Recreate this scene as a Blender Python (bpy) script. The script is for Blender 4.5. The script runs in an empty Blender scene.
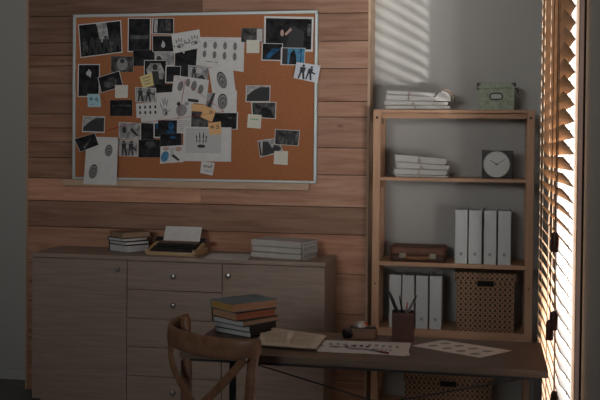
import bpy, bmesh, math, random
from mathutils import Vector, Matrix, noise
random.seed(7)
S = bpy.context.scene
COL = S.collection

# ------------------------------------------------------------------ camera
EYE = 1.57
F_PX, YAW, PITCH, ROLL, CY = 952.0, .1963, .0203, .0095, 161.0
def _axes():
    f = Vector((-math.sin(YAW), math.cos(YAW), 0)); r = Vector((math.cos(YAW), math.sin(YAW), 0)); u = Vector((0, 0, 1))
    f2 = f*math.cos(PITCH) - u*math.sin(PITCH); u2 = u*math.cos(PITCH) + f*math.sin(PITCH)
    return r*math.cos(ROLL) + u2*math.sin(ROLL), u2*math.cos(ROLL) - r*math.sin(ROLL), f2
RT, UP, FW = _axes()
cam = bpy.data.cameras.new('camera'); cam_o = bpy.data.objects.new('camera', cam); COL.objects.link(cam_o)
cam.sensor_width = 36; cam.lens = F_PX/600*36; cam.shift_y = -(200-CY)/600
cam_o.matrix_world = Matrix(((RT.x, UP.x, -FW.x, 0), (RT.y, UP.y, -FW.y, 0), (RT.z, UP.z, -FW.z, EYE), (0, 0, 0, 1)))
cam.clip_end = 60
S.camera = cam_o
def ray(x, y): return RT*(x-300) - UP*(y-CY) + FW*F_PX
def atY(x, y, Y):                      # point of the photograph on the vertical plane Y
    d = ray(x, y); p = d*(Y/d.y); p.z += EYE; return p
def atZ(x, y, z):                      # point of the photograph on the horizontal plane z
    d = ray(x, y); p = d*((z-EYE)/d.z); p.z = z; return p

# ------------------------------------------------------------------ light
S.view_settings.view_transform = 'Standard'; S.view_settings.look = 'None'
S.view_settings.gamma = 1; S.view_settings.exposure = 0; S.view_settings.use_curve_mapping = False
S.cycles.use_denoising = True
S.cycles.max_bounces = 8; S.cycles.diffuse_bounces = 5
w = bpy.data.worlds.new('world'); S.world = w; w.use_nodes = True
w.node_tree.nodes['Background'].inputs[0].default_value = (.93, .96, 1, 1)
w.node_tree.nodes['Background'].inputs[1].default_value = 4.5
def lamp(name, kind, loc, target, energy, color=(1, 1, 1), **kw):
    l = bpy.data.lights.new(name, kind); l.energy = energy; l.color = color
    for k, v in kw.items(): setattr(l, k, v)
    o = bpy.data.objects.new(name, l); COL.objects.link(o); o.location = loc
    o.rotation_euler = (Vector(target)-Vector(loc)).to_track_quat('-Z', 'Y').to_euler(); return o
# low light outside the right hand window, shining up through the blind
lamp('outside_low_light', 'SPOT', (1.88, 1.3, 1.0), (-.13, 5.72, 2.36), 700, (1, .98, .95), spot_size=math.radians(15.5), spot_blend=.4, shadow_soft_size=.042)
# soft fill light added behind the camera; the rear wall has no window
lamp('rear_fill_light', 'AREA', (-1.7, -2.3, 2.45), (-1.2, 5.2, 3.0), 18, (.98, .98, .96), shape='RECTANGLE', size=1.6, size_y=1.0, spread=math.radians(66))
lamp('outside_window_light', 'AREA', (1.5, 2.3, 1.1), (.1, 5.72, 2.25), 170, (1, .98, .95), shape='RECTANGLE', size=.9, size_y=.5)

# ------------------------------------------------------------------ materials
def mat(name, col, rough=.6, metal=0, spec=.3, bump=0, bscale=40, var=None, vscale=8, stretch=(1, 1, 1), col2=None, detail=4, trans=0, rot=None):
    m = bpy.data.materials.new(name); m.use_nodes = True; nt = m.node_tree; b = nt.nodes['Principled BSDF']
    b.inputs['Base Color'].default_value = (*col, 1); b.inputs['Roughness'].default_value = rough
    b.inputs['Metallic'].default_value = metal; b.inputs['Specular IOR Level'].default_value = spec
    tc = nt.nodes.new('ShaderNodeTexCoord'); mp = nt.nodes.new('ShaderNodeMapping'); mp.inputs['Scale'].default_value = stretch
    nt.links.new(tc.outputs['Object'], mp.inputs['Vector'])
    if col2 is None and var is not None: col2 = tuple(c*var for c in col)
    if col2 is not None:
        n = nt.nodes.new('ShaderNodeTexNoise'); n.inputs['Scale'].default_value = vscale; n.inputs['Detail'].default_value = detail
        nt.links.new(mp.outputs[0], n.inputs['Vector'])
        r = nt.nodes.new('ShaderNodeValToRGB'); r.color_ramp.elements[0].position = .35; r.color_ramp.elements[1].position = .65
        r.color_ramp.elements[0].color = (*col, 1); r.color_ramp.elements[1].color = (*col2, 1)
        nt.links.new(n.outputs['Fac'], r.inputs[0]); nt.links.new(r.outputs[0], b.inputs['Base Color'])
    if bump:
        n2 = nt.nodes.new('ShaderNodeTexNoise'); n2.inputs['Scale'].default_value = bscale; nt.links.new(mp.outputs[0], n2.inputs['Vector'])
        bp = nt.nodes.new('ShaderNodeBump'); bp.inputs['Strength'].default_value = bump; bp.inputs['Distance'].default_value = .01
        nt.links.new(n2.outputs['Fac'], bp.inputs['Height']); nt.links.new(bp.outputs[0], b.inputs['Normal'])
    return m
def wood(name, c1, c2, grain=(1, 14, 14), scale=3, rough=.55, tone=False, spec=.25, ring=True):
    """stretched-noise wood; tone=True multiplies by the mesh's own per-plank colour"""
    m = bpy.data.materials.new(name); m.use_nodes = True; nt = m.node_tree; L = nt.links.new; b = nt.nodes['Principled BSDF']
    b.inputs['Roughness'].default_value = rough; b.inputs['Specular IOR Level'].default_value = spec
    tc = nt.nodes.new('ShaderNodeTexCoord'); mp = nt.nodes.new('ShaderNodeMapping'); mp.inputs['Scale'].default_value = grain
    L(tc.outputs['Object'], mp.inputs['Vector'])
    vec = mp.outputs[0]
    if tone:
        at = nt.nodes.new('ShaderNodeAttribute'); at.attribute_name = 'tone'
        ad = nt.nodes.new('ShaderNodeVectorMath'); ad.operation = 'MULTIPLY_ADD'
        ad.inputs[1].default_value = (31, 17, 23); L(at.outputs['Color'], ad.inputs[0]); L(vec, ad.inputs[2]); vec = ad.outputs[0]
    n = nt.nodes.new('ShaderNodeTexNoise'); n.inputs['Scale'].default_value = scale; n.inputs['Detail'].default_value = 8; n.inputs['Distortion'].default_value = .6
    L(vec, n.inputs['Vector'])
    r = nt.nodes.new('ShaderNodeValToRGB'); r.color_ramp.elements[0].position = .3; r.color_ramp.elements[1].position = .7
    r.color_ramp.elements[0].color = (*c1, 1); r.color_ramp.elements[1].color = (*c2, 1); L(n.outputs['Fac'], r.inputs[0])
    out = r.outputs[0]
    if tone:
        mx = nt.nodes.new('ShaderNodeMix'); mx.data_type = 'RGBA'; mx.blend_type = 'MULTIPLY'; mx.inputs[0].default_value = 1
        L(out, mx.inputs[6]); L(at.outputs['Color'], mx.inputs[7]); out = mx.outputs[2]
        # knots
        mk = nt.nodes.new('ShaderNodeMapping'); mk.inputs['Scale'].default_value = (1, 1, 1.7); L(tc.outputs['Object'], mk.inputs['Vector'])
        v = nt.nodes.new('ShaderNodeTexVoronoi'); v.inputs['Scale'].default_value = 2.6; v.inputs['Randomness'].default_value = 1; L(mk.outputs[0], v.inputs['Vector'])
        kr = nt.nodes.new('ShaderNodeValToRGB'); kr.color_ramp.elements[0].position = .03; kr.color_ramp.elements[1].position = .085
        kr.color_ramp.elements[0].color = (.35, .28, .25, 1); kr.color_ramp.elements[1].color = (1, 1, 1, 1); L(v.outputs['Distance'], kr.inputs[0])
        m3 = nt.nodes.new('ShaderNodeMix'); m3.data_type = 'RGBA'; m3.blend_type = 'MULTIPLY'; m3.inputs[0].default_value = 1
        L(out, m3.inputs[6]); L(kr.outputs[0], m3.inputs[7]); out = m3.outputs[2]
    L(out, b.inputs['Base Color'])
    bp = nt.nodes.new('ShaderNodeBump'); bp.inputs['Strength'].default_value = .15; bp.inputs['Distance'].default_value = .004
    L(n.outputs['Fac'], bp.inputs['Height']); L(bp.outputs[0], b.inputs['Normal'])
    return m
M = {}
M['wall'] = mat('wall_paint', (.415, .405, .385), .9, spec=.1, bump=.05, bscale=60)
M['reveal'] = mat('white_reveal_paint', (.85, .85, .84), .6)
M['base'] = mat('baseboard_paint', (.42, .42, .42), .6)
M['floor'] = wood('dark_floor', (.13, .13, .125), (.18, .175, .17), (1, 8, 1), 4, .6)
M['ceil'] = mat('ceiling_paint', (.5, .5, .49), .9)
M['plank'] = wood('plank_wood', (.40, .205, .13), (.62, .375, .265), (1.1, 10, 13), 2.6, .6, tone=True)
M['gap'] = mat('plank_gap', (.03, .02, .015), .9)
M['sidewood'] = wood('panel_side_wood', (.36, .24, .16), (.46, .32, .22), (14, 14, 1), 3)
M['cork'] = mat('cork', (.30, .116, .052), .9, spec=.05, bump=.2, bscale=300, col2=(.365, .152, .074), vscale=160)
M['alu'] = mat('brushed_aluminium', (.42, .47, .47), .45, metal=.4)
M['ledge'] = wood('ledge_wood', (.42, .28, .19), (.5, .35, .25), (2, 12, 12), 3)
M['laminate'] = wood('grey_oak_laminate', (.235, .180, .148), (.310, .240, .200), (1.2, 12, 16), 4, .5)
M['desk'] = wood('desk_oak', (.085, .057, .040), (.13, .09, .067), (1.2, 14, 14), 4, .42)
M['pine'] = wood('pine', (.38, .215, .13), (.48, .29, .185), (10, 10, 1.2), 3)
M['pineh'] = wood('pine_board', (.37, .21, .125), (.47, .285, .18), (1.2, 10, 10), 3)
M['chair'] = wood('walnut_stained_beech', (.125, .063, .036), (.19, .10, .06), (5, 5, 5), 4, .4)
M['blackmetal'] = mat('black_metal', (.012, .012, .013), .5)
M['chrome'] = mat('satin_nickel', (.34, .33, .32), .35, metal=1)
M['dark'] = mat('dark_hole', (.006, .006, .006), .9)
M['slat'] = wood('blind_slat_wood', (.44, .24, .115), (.57, .34, .175), (14, 1, 14), 5, .45)
M['tape'] = wood('blind_rail_wood', (.16, .08, .04), (.24, .12, .06), (14, 1, 14), 5, .45)
M['cord'] = mat('blind_cord', (.35, .25, .17), .8)
M['tassel'] = mat('dark_tassel_wood', (.045, .018, .014), .4, var=1.5)
M['frame'] = mat('window_frame_brown', (.020, .014, .012), .95, spec=0, var=1.2)
M['winedge'] = mat('window_edge_wood', (.35, .2, .1), .5)
M['paper'] = mat('white_paper', (.58, .58, .57), .8, spec=.1, col2=(.53, .53, .52), vscale=20)
M['paperg'] = mat('grey_photo_paper', (.30, .30, .30), .7, col2=(.2, .2, .2), vscale=60)
M['ink'] = mat('black_ink', (.035, .035, .038), .7)
M['inkg'] = mat('grey_ink', (.16, .16, .165), .7, col2=(.30, .30, .30), vscale=250)
M['inkd'] = mat('print_ridge_ink', (.028, .028, .03), .7, col2=(.08, .08, .08), vscale=120)
M['inkm'] = mat('print_groove_grey', (.28, .28, .28), .7, col2=(.42, .42, .42), vscale=120)
M['inkh'] = mat('mid_ridge_ink', (.07, .07, .07), .7, col2=(.13, .13, .13), vscale=200)
M['inkl'] = mat('pale_grey_ink', (.36, .36, .36), .7, col2=(.5, .5, .5), vscale=200)
M['pdark'] = mat('dark_photo_print', (.008, .008, .009), .7, spec=.08, col2=(.03, .03, .032), vscale=22, detail=6)
M['pmid'] = mat('mid_photo_print', (.015, .015, .015), .7, spec=.08, col2=(.12, .12, .12), vscale=26, detail=6)
M['plight'] = mat('light_photo_print', (.45, .45, .45), .7, spec=.08, col2=(.16, .16, .16), vscale=30, detail=6)
M['pblue'] = mat('blue_photo_print', (.010, .03, .07), .7, spec=.08, col2=(.03, .12, .24), vscale=34, detail=6)
M['pblueb'] = mat('bright_blue_print', (.04, .16, .28), .7, spec=.08, col2=(.10, .26, .40), vscale=34)
M['psky'] = mat('pale_sky_print', (.46, .50, .58), .45, col2=(.55, .58, .64), vscale=20)
M['skin'] = mat('print_skin_tone', (.42, .28, .23), .7)
M['noteb'] = mat('blue_note', (.33, .52, .58), .8)
M['notey'] = mat('yellow_note', (.60, .50, .24), .8)
M['noteo'] = mat('orange_note', (.66, .40, .19), .8)
M['notew'] = mat('cream_note', (.58, .57, .50), .8)
M['inkgreen'] = mat('green_ink', (.10, .35, .16), .8)
M['red'] = mat('red_thread', (.36, .02, .025), .8)
M['pin'] = mat('pin_plastic', (.4, .03, .03), .3)
M['cover_blue'] = mat('blue_grey_cover', (.10, .135, .15), .7, var=1.3)
M['cover_black'] = mat('black_cover', (.013, .013, .014), .7)
M['cover_brown'] = mat('brown_cover', (.20, .12, .07), .6, var=.8)
M['cover_green'] = mat('dark_green_cover', (.05, .062, .055), .6)
def pages(name, c1, c2):
    return wood(name, c1, c2, (1, 1, 160), 2, .8, spec=.1)
M['pg_orange'] = pages('orange_page_edges', (.30, .17, .105), (.38, .22, .14))
M['pg_yellow'] = pages('ochre_page_edges', (.30, .18, .06), (.38, .235, .09))
M['pg_red'] = pages('red_orange_page_edges', (.23, .085, .05), (.30, .12, .07))
M['pg_grey'] = pages('grey_page_edges', (.30, .31, .31), (.42, .43, .43))
M['pg_tan'] = pages('tan_page_edges', (.26, .18, .115), (.36, .26, .175))
M['pg_white'] = pages('white_page_edges', (.42, .43, .43), (.58, .58, .58))
M['foldpaper'] = mat('grey_folder_paper', (.46, .44, .415), .8, spec=.1, var=.85, vscale=12)
M['foldedge'] = wood('folder_page_edges', (.22, .215, .21), (.56, .55, .53), (1, 1, 160), 2, .8)
M['curl'] = mat('curled_brown_card', (.24, .17, .13), .8)
M['old'] = mat('aged_paper', (.66, .57, .46), .85, var=.8, vscale=12)
M['oldtext'] = mat('faded_print', (.46, .385, .31), .85)
M['leather'] = mat('brown_leather', (.11, .045, .028), .55, bump=.2, bscale=120, col2=(.15, .062, .038), vscale=14)
M['leatherd'] = mat('dark_leather', (.055, .023, .016), .55, bump=.2, bscale=120, var=1.3)
M['handle'] = mat('tan_handle', (.20, .09, .03), .5)
M['clasp'] = mat('aged_brass', (.22, .20, .15), .5, metal=.5)
M['greenbox'] = mat('speckled_green_board', (.33, .37, .28), .8, col2=(.23, .26, .20), vscale=60, detail=2)
M['corner'] = mat('dark_metal_corner', (.03, .028, .026), .4, metal=.6)
M['clockblack'] = mat('clock_black', (.008, .008, .009), .3)
M['clockface'] = mat('clock_face', (.52, .53, .51), .6)
M['clockring'] = mat('clock_ring', (.20, .18, .13), .4, metal=.6)
M['binder'] = mat('white_binder', (.50, .515, .515), .5)
M['binderg'] = mat('pale_binder', (.44, .455, .45), .5)
M['twbody'] = mat('tan_typewriter_shell', (.40, .28, .16), .45)
M['twblack'] = mat('typewriter_black', (.012, .011, .011), .4)
M['twbrown'] = mat('typewriter_brown', (.14, .07, .05), .5)
M['camleather'] = mat('camera_tan_leather', (.12, .065, .042), .55, var=1.3)
M['silver'] = mat('camera_silver', (.42, .40, .38), .35, metal=.5)
M['lens'] = mat('lens_black', (.008, .008, .009), .25)
M['redplastic'] = mat('red_plastic', (.45, .06, .03), .4)
M['penblack'] = mat('pen_black', (.01, .01, .01), .4)
M['pengrey'] = mat('pen_grey', (.11, .11, .11), .4)
M['glass'] = mat('pane_glass', (1, 1, 1), .0)
_b = M['glass'].node_tree.nodes['Principled BSDF']; _b.inputs['Transmission Weight'].default_value = 1; _b.inputs['IOR'].default_value = 1.01; _b.inputs['Alpha'].default_value = .15
# woven basket: rattan strips with dark diamond holes
def weave():
    m = bpy.data.materials.new('woven_rattan'); m.use_nodes = True; nt = m.node_tree; L = nt.links.new; b = nt.nodes['Principled BSDF']; b.inputs['Roughness'].default_value = .7
    tc = nt.nodes.new('ShaderNodeTexCoord'); sep = nt.nodes.new('ShaderNodeSeparateXYZ'); L(tc.outputs['Object'], sep.inputs[0])
    def mth(op, a, b_=None, v=None):
        n = nt.nodes.new('ShaderNodeMath'); n.operation = op; L(a, n.inputs[0])
        if b_ is not None: L(b_, n.inputs[1])
        if v is not None: n.inputs[1].default_value = v
        return n.outputs[0]
    xy = mth('ADD', sep.outputs[0], sep.outputs[1])
    cx = mth('COSINE', mth('MULTIPLY', xy, v=2*math.pi/.027)); cz = mth('COSINE', mth('MULTIPLY', sep.outputs[2], v=2*math.pi/.03))
    sx = mth('SINE', mth('MULTIPLY', xy, v=math.pi/.027)); sz = mth('SINE', mth('MULTIPLY', sep.outputs[2], v=math.pi/.03))
    # diamonds on a staggered grid
    d = mth('ADD', mth('MULTIPLY', cx, cz), mth('MULTIPLY', cx, v=.35))
    r = nt.nodes.new('ShaderNodeValToRGB'); r.color_ramp.elements[0].position = .18; r.color_ramp.elements[1].position = .42
    r.color_ramp.elements[0].color = (.25, .135, .075, 1); r.color_ramp.elements[1].color = (.02, .013, .01, 1)
    L(d, r.inputs[0]); L(r.outputs[0], b.inputs['Base Color'])
    bp = nt.nodes.new('ShaderNodeBump'); bp.inputs['Strength'].default_value = .4; bp.inputs['Distance'].default_value = -.004
    L(d, bp.inputs['Height']); L(bp.outputs[0], b.inputs['Normal'])
    return m
M['weave'] = weave()
M['basketrim'] = mat('basket_rim', (.10, .06, .04), .7)

# ------------------------------------------------------------------ mesh helpers
def obj(name, bm, mats, parent=None, loc=None, rotz=None, smooth=False):
    me = bpy.data.meshes.new(name); bmesh.ops.recalc_face_normals(bm, faces=bm.faces) if smooth is not None else None
    bm.to_mesh(me); bm.free()
    if not isinstance(mats, (list, tuple)): mats = [mats]
    for m in mats: me.materials.append(m)
    if smooth:
        for p in me.polygons: p.use_smooth = True
        me.set_sharp_from_angle(angle=math.radians(40))
    o = bpy.data.objects.new(name, me); COL.objects.link(o)
    if parent: o.parent = parent
    if loc is not None: o.location = loc
    if rotz is not None: o.rotation_euler[2] = rotz
    return o
def tag(o, label, cat, group=None):
    o['label'] = label; o['category'] = cat
    if group: o['group'] = group
    return o
def thing(name, label, cat, loc=(0, 0, 0), rotz=0, group=None):
    o = bpy.data.objects.new(name, None); COL.objects.link(o); o.empty_display_size = .05
    o.location = loc; o.rotation_euler[2] = rotz
    return tag(o, label, cat, group)
def struct(o): o['kind'] = 'structure'; return o
def bx(bm, x0, x1, y0, y1, z0, z1, bev=0, mi=0, mtx=None):
    n0 = len(bm.faces)
    t = bmesh.new(); bmesh.ops.create_cube(t, size=1)
    for v in t.verts: v.co = Vector(((x0+x1)/2+v.co.x*(x1-x0), (y0+y1)/2+v.co.y*(y1-y0), (z0+z1)/2+v.co.z*(z1-z0)))
    if bev: bmesh.ops.bevel(t, geom=t.edges[:], offset=bev, segments=2, profile=.7, affect='EDGES')
    if mtx: t.transform(mtx)
    for f in t.faces: f.material_index = mi
    merge(bm, t); return bm
def merge(bm, t):
    me = bpy.data.meshes.new('tmp'); t.to_mesh(me); t.free(); bm.from_mesh(me); bpy.data.meshes.remove(me)
def cyl(bm, p0, p1, r0, r1=None, seg=16, mi=0, caps=True):
    p0 = Vector(p0); p1 = Vector(p1); r1 = r0 if r1 is None else r1; ax = (p1-p0); L = ax.length
    q = ax.to_track_quat('Z', 'Y').to_matrix().to_4x4(); t = bmesh.new()
    bmesh.ops.create_cone(t, cap_ends=caps, segments=seg, radius1=r0, radius2=r1, depth=L)
    t.transform(Matrix.Translation((p0+p1)/2) @ q)
    for f in t.faces: f.material_index = mi
    merge(bm, t); return bm
def lathe(bm, prof, seg=24, mi=0, mtx=None, ring=False):
    t = bmesh.new(); rings = []
    for r, z in prof:
        rings.append([t.verts.new((max(r, 1e-4)*math.cos(2*math.pi*k/seg), max(r, 1e-4)*math.sin(2*math.pi*k/seg), z)) for k in range(seg)])
    for a, b in zip(rings, rings[1:]):
        for k in range(seg): t.faces.new((a[k], a[(k+1) % seg], b[(k+1) % seg], b[k]))
    if ring:
        for k in range(seg): t.faces.new((rings[-1][k], rings[-1][(k+1) % seg], rings[0][(k+1) % seg], rings[0][k]))
    else: t.faces.new(rings[0][::-1]); t.faces.new(rings[-1])
    if mtx: t.transform(mtx)
    for f in t.faces: f.material_index = mi
    merge(bm, t); return bm
def sweep(bm, pts, rw, rh, up=(0, 0, 1), n=12, power=3, mi=0, closed=False):
    """superellipse section swept along points; rw / rh half-sizes (number or list) across and along 'up'"""
    pts = [Vector(p) for p in pts]; N = len(pts); t = bmesh.new(); rings = []
    for i, p in enumerate(pts):
        d = (pts[min(i+1, N-1)]-pts[max(i-1, 0)]).normalized(); u = Vector(up); s = d.cross(u).normalized(); u = s.cross(d).normalized()
        a = rw[i] if isinstance(rw, (list, tuple)) else rw; b = rh[i] if isinstance(rh, (list, tuple)) else rh; ring = []
        for k in range(n):
            th = 2*math.pi*(k+.5)/n; c, q = math.cos(th), math.sin(th); e = 2/power
            ring.append(t.verts.new(p + s*a*math.copysign(abs(c)**e, c) + u*b*math.copysign(abs(q)**e, q)))
        rings.append(ring)
    for a, b in zip(rings, rings[1:]):
        for k in range(n): t.faces.new((a[k], a[(k+1) % n], b[(k+1) % n], b[k]))
    t.faces.new(rings[0][::-1]); t.faces.new(rings[-1])
    for f in t.faces: f.material_index = mi
    merge(bm, t); return bm
def curve_pts(ctrl, n=24):
    """Catmull-Rom through control points"""
    c = [Vector(p) for p in ctrl]; c = [c[0]*2-c[1]] + c + [c[-1]*2-c[-2]]; out = []
    m = len(c)-3
    for i in range(n+1):
        t = i/n*m; k = min(int(t), m-1); t -= k; a, b, d, e = c[k:k+4]
        out.append(.5*((2*b)+(d-a)*t+(2*a-5*b+4*d-e)*t*t+(-a+3*b-3*d+e)*t**3))
    return out
def B(): return bmesh.new()

# ------------------------------------------------------------------ room shell
YW, YP = 5.72, 5.50          # gray back wall, plank panelling front
XR = .30; X0, X1 = -2.827, -.696
WY0, WY1, WZ0, WZ1 = 3.19, 4.46, .10, 2.78    # window opening in the right wall
struct(obj('floor', bx(B(), -3.9, XR+.2, -2.6, YW+.2, -.1, 0), M['floor']))
struct(obj('ceiling', bx(B(), -3.9, XR+.2, -2.6, YW+.2, 2.95, 3.05), M['ceil']))
struct(obj('wall_back', bx(B(), -3.9, XR+.2, YW, YW+.15, 0, 2.95), M['wall']))
struct(obj('wall_left', bx(B(), -3.9, -3.75, -2.6, YW, 0, 2.95), M['wall']))
struct(obj('wall_rear', bx(B(), -3.75, XR, -2.6, -2.45, 0, 2.95), M['wall']))
b = B(); T = .22
bx(b, XR, XR+T, -2.6, WY0, 0, 2.95); bx(b, XR, XR+T, WY1, YW, 0, 2.95)
bx(b, XR, XR+T, WY0, WY1, 0, WZ0); bx(b, XR, XR+T, WY0, WY1, WZ1, 2.95)
struct(obj('wall_right', b, M['wall']))
struct(obj('baseboard_back', bx(B(), -3.75, X0-.002, YW-.014, YW, 0, .07, .003), M['base']))
# window: casing on the wall, jamb edge and panes
win = struct(obj('window_1', bx(bx(bx(bx(B(), XR-.006, XR+.0, WY0-.012, WY0+.0, WZ0-.05, WZ1+.05), XR-.012, XR, WY1-.03, WY1+.05, WZ0-.05, WZ1+.05),
      XR-.012, XR, WY0, WY1, WZ1-.01, WZ1+.05), XR-.012, XR, WY0, WY1, WZ0-.05, WZ0+.01), M['frame']))
b = B(); xa, xb = XR+.088, XR+.125
for (y0, y1) in ((WY0, WY0+.05), (WY1-.05, WY1)): bx(b, xa, xb, y0, y1, WZ0, WZ1)
for (z0, z1) in ((WZ0, WZ0+.05), (WZ1-.05, WZ1)): bx(b, xa, xb, WY0+.05, WY1-.05, z0, z1)
fr = obj('window_frame', b, M['frame'], win)
b = B(); bx(b, XR+.0, XR+.088, WY1-.012, WY1-.0005, WZ0+.001, WZ1-.001); bx(b, XR+.02, XR+.088, WY0+.0005, WY0+.012, WZ0+.001, WZ1-.001)
obj('window_reveal', b, M['reveal'], win)
obj('window_sill', bx(B(), XR-.0, XR+.1, WY0, WY1, WZ0, WZ0+.02), M['frame'], win)

# plank panelling --------------------------------------------------
def zr(y): return atY(340, y, YP).z
def zl(y): return atY(50, y, YP).z
right = [2.95, zr(-9), zr(13.2), zr(41), zr(68.5), zr(101.5), zr(117), zr(148), zr(175)]
left = [2.95, zl(-10), zl(16.5), zl(43), zl(55.3), zl(66), zl(83), zl(114), zl(128), zl(142), zl(157.5), zl(178)]
both = [zr(207.3), zr(234.8), zr(274), zr(314), zr(346), .33, .17, 0]
XS = -1.70
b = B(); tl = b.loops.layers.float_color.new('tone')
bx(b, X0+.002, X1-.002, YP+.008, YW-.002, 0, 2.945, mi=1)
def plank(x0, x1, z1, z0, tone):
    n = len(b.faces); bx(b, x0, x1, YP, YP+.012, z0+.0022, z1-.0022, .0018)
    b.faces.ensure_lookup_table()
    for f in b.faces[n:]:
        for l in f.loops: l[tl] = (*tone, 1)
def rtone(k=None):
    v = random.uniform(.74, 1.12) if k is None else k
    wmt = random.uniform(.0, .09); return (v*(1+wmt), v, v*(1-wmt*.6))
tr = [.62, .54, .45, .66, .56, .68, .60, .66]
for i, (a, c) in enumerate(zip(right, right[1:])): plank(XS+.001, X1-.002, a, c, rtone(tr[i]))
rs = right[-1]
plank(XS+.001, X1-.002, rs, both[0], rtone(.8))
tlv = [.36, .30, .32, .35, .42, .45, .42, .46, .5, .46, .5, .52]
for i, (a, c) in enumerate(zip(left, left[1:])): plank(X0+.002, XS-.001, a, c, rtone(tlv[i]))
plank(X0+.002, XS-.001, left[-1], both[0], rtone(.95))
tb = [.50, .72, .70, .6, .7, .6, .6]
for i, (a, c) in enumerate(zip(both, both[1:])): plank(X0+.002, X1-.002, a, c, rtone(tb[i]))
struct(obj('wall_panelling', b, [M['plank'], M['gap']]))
b = B(); bx(b, X1-.002, X1+.012, YP-.006, YW-.001, 0, 2.945, .001)
struct(obj('trim_1', b, M['sidewood']))
b = B(); bx(b, X0-.012, X0+.002, YP-.004, YW-.001, 0, 2.945, .001)
struct(obj('trim_2', b, M['sidewood']))

# ------------------------------------------------------------------ wooden blind at the window
BI, BO = .226, .259; PZ = .0513; TZ = .0435; BY0, BY1 = 3.09, 4.50
bl = thing('wooden_blind', 'tall brown wooden slat blind with tilted slats over the bright right window', 'blind', (0, 0, 0))
obj('head_rail', bx(B(), BI-.01, BO+.02, BY0-.01, BY1+.01, 2.80, 2.86, .004), M['tape'], bl)
L_ = math.hypot(BO-BI, TZ); dx, dz = (BO-BI)/L_, -TZ/L_; nx, nz = -dz, dx
SK = .0
s_me = None; NS = 53
SAG = .020   # the far end hangs a little lower
for k in range(NS):
    zt = 2.74 - k*PZ
    if s_me is None:
        t = B(); th = .0016
        prof = [(-.5*L_, -th), (-.25*L_, -th+.0012), (0, -th+.0018), (.25*L_, -th+.0012), (.5*L_, -th), (.5*L_, th), (.25*L_, th+.0012), (0, th+.0018), (-.25*L_, th+.0012), (-.5*L_, th)]
        vs = []
        for yy in (BY0, BY1):
            sg = -SAG*(yy-BY0)/(BY1-BY0)
            vs.append([t.verts.new(((a*dx+c*nx), yy, (a*dz+c*nz)+sg)) for a, c in prof])
        n = len(prof)
        for i in range(n): t.faces.new((vs[0][i], vs[0][(i+1) % n], vs[1][(i+1) % n], vs[1][i]))
        t.faces.new(vs[0]); t.faces.new(vs[1][::-1])
        o = obj('slat', t, M['slat'], bl); s_me = o.data
    else:
        o = bpy.data.objects.new('slat', s_me); COL.objects.link(o); o.parent = bl
    o.location = ((BI+BO)/2, 0, zt)
for y in (BY0+.20, BY0+.62, BY0+1.02, BY1-.16):
    t = B()
    cyl(t, (BI-.004, y, .05), (BI-.004, y, 2.82), .0016, seg=6); cyl(t, (BO+.004, y, .05), (BO+.004, y, 2.82), .0016, seg=6)
    obj('ladder_cord', t, M['cord'], bl)
def cordset(px, yw, lst):
    """pull cords with tassels hanging in front of the slats"""
    for (x, ytop, ybot) in lst:
        X = BI-.014; d = ray(x, ytop); Y = yw
        X = d.x*Y/d.y
        zt_ = atY(x, ytop, Y).z; zb_ = atY(x, ybot, Y).z
        t = B(); cyl(t, (X, Y, zt_-.004), (X, Y, 2.82), .0016, seg=6)
        c = obj('pull_cord', t, M['tape'], bl)
        t = B(); r = .0125
        lathe(t, [(.004, 0), (r*.9, .0), (r, .004), (r, (zt_-zb_)*.75), (r*.85, (zt_-zb_)*.93), (.005, zt_-zb_)], 14, mtx=Matrix.Translation((X, Y, zb_)))
        obj('tassel', t, M['tassel'], c, smooth=True)
cordset(0, 3.20, [(555, 232, 252), (554.2, 311, 330), (549.8, 320, 340), (554.5, 391, 408)])

# ------------------------------------------------------------------ pin board
CF = 5.474        # cork face
bd = thing('pin_board', 'large cork pin board in a grey metal frame hung on the plank wall', 'board', (-1.757, YP, 1.327))
bx0, bx1, bz0, bz1 = -2.514, -.989, 1.327, 2.335
def rel(bm, o): bm.transform(Matrix.Translation(-o.location)); return bm
obj('cork_sheet', rel(bx(B(), bx0+.008, bx1-.008, CF, YP-.001, bz0+.008, bz1-.008), bd), M['cork'], bd)
b = B(); fw = .017
bx(b, bx0, bx1, 5.464, YP-.0005, bz1-fw, bz1, .003); bx(b, bx0, bx1, 5.464, YP-.0005, bz0, bz0+fw*.8, .003)
bx(b, bx0, bx0+fw, 5.464, YP-.0005, bz0+.005, bz1-.005, .003); bx(b, bx1-fw, bx1, 5.464, YP-.0005, bz0+.005, bz1-.005, .003)
obj('frame', rel(b, bd), M['alu'], bd)
lg = obj('ledge', bx(B(), -2.566, -1.03, 5.440, YP-.0005, 1.287, 1.3265, .002), M['ledge'])
tag(lg, 'narrow wooden ledge running under the cork board', 'shelf')

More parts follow.
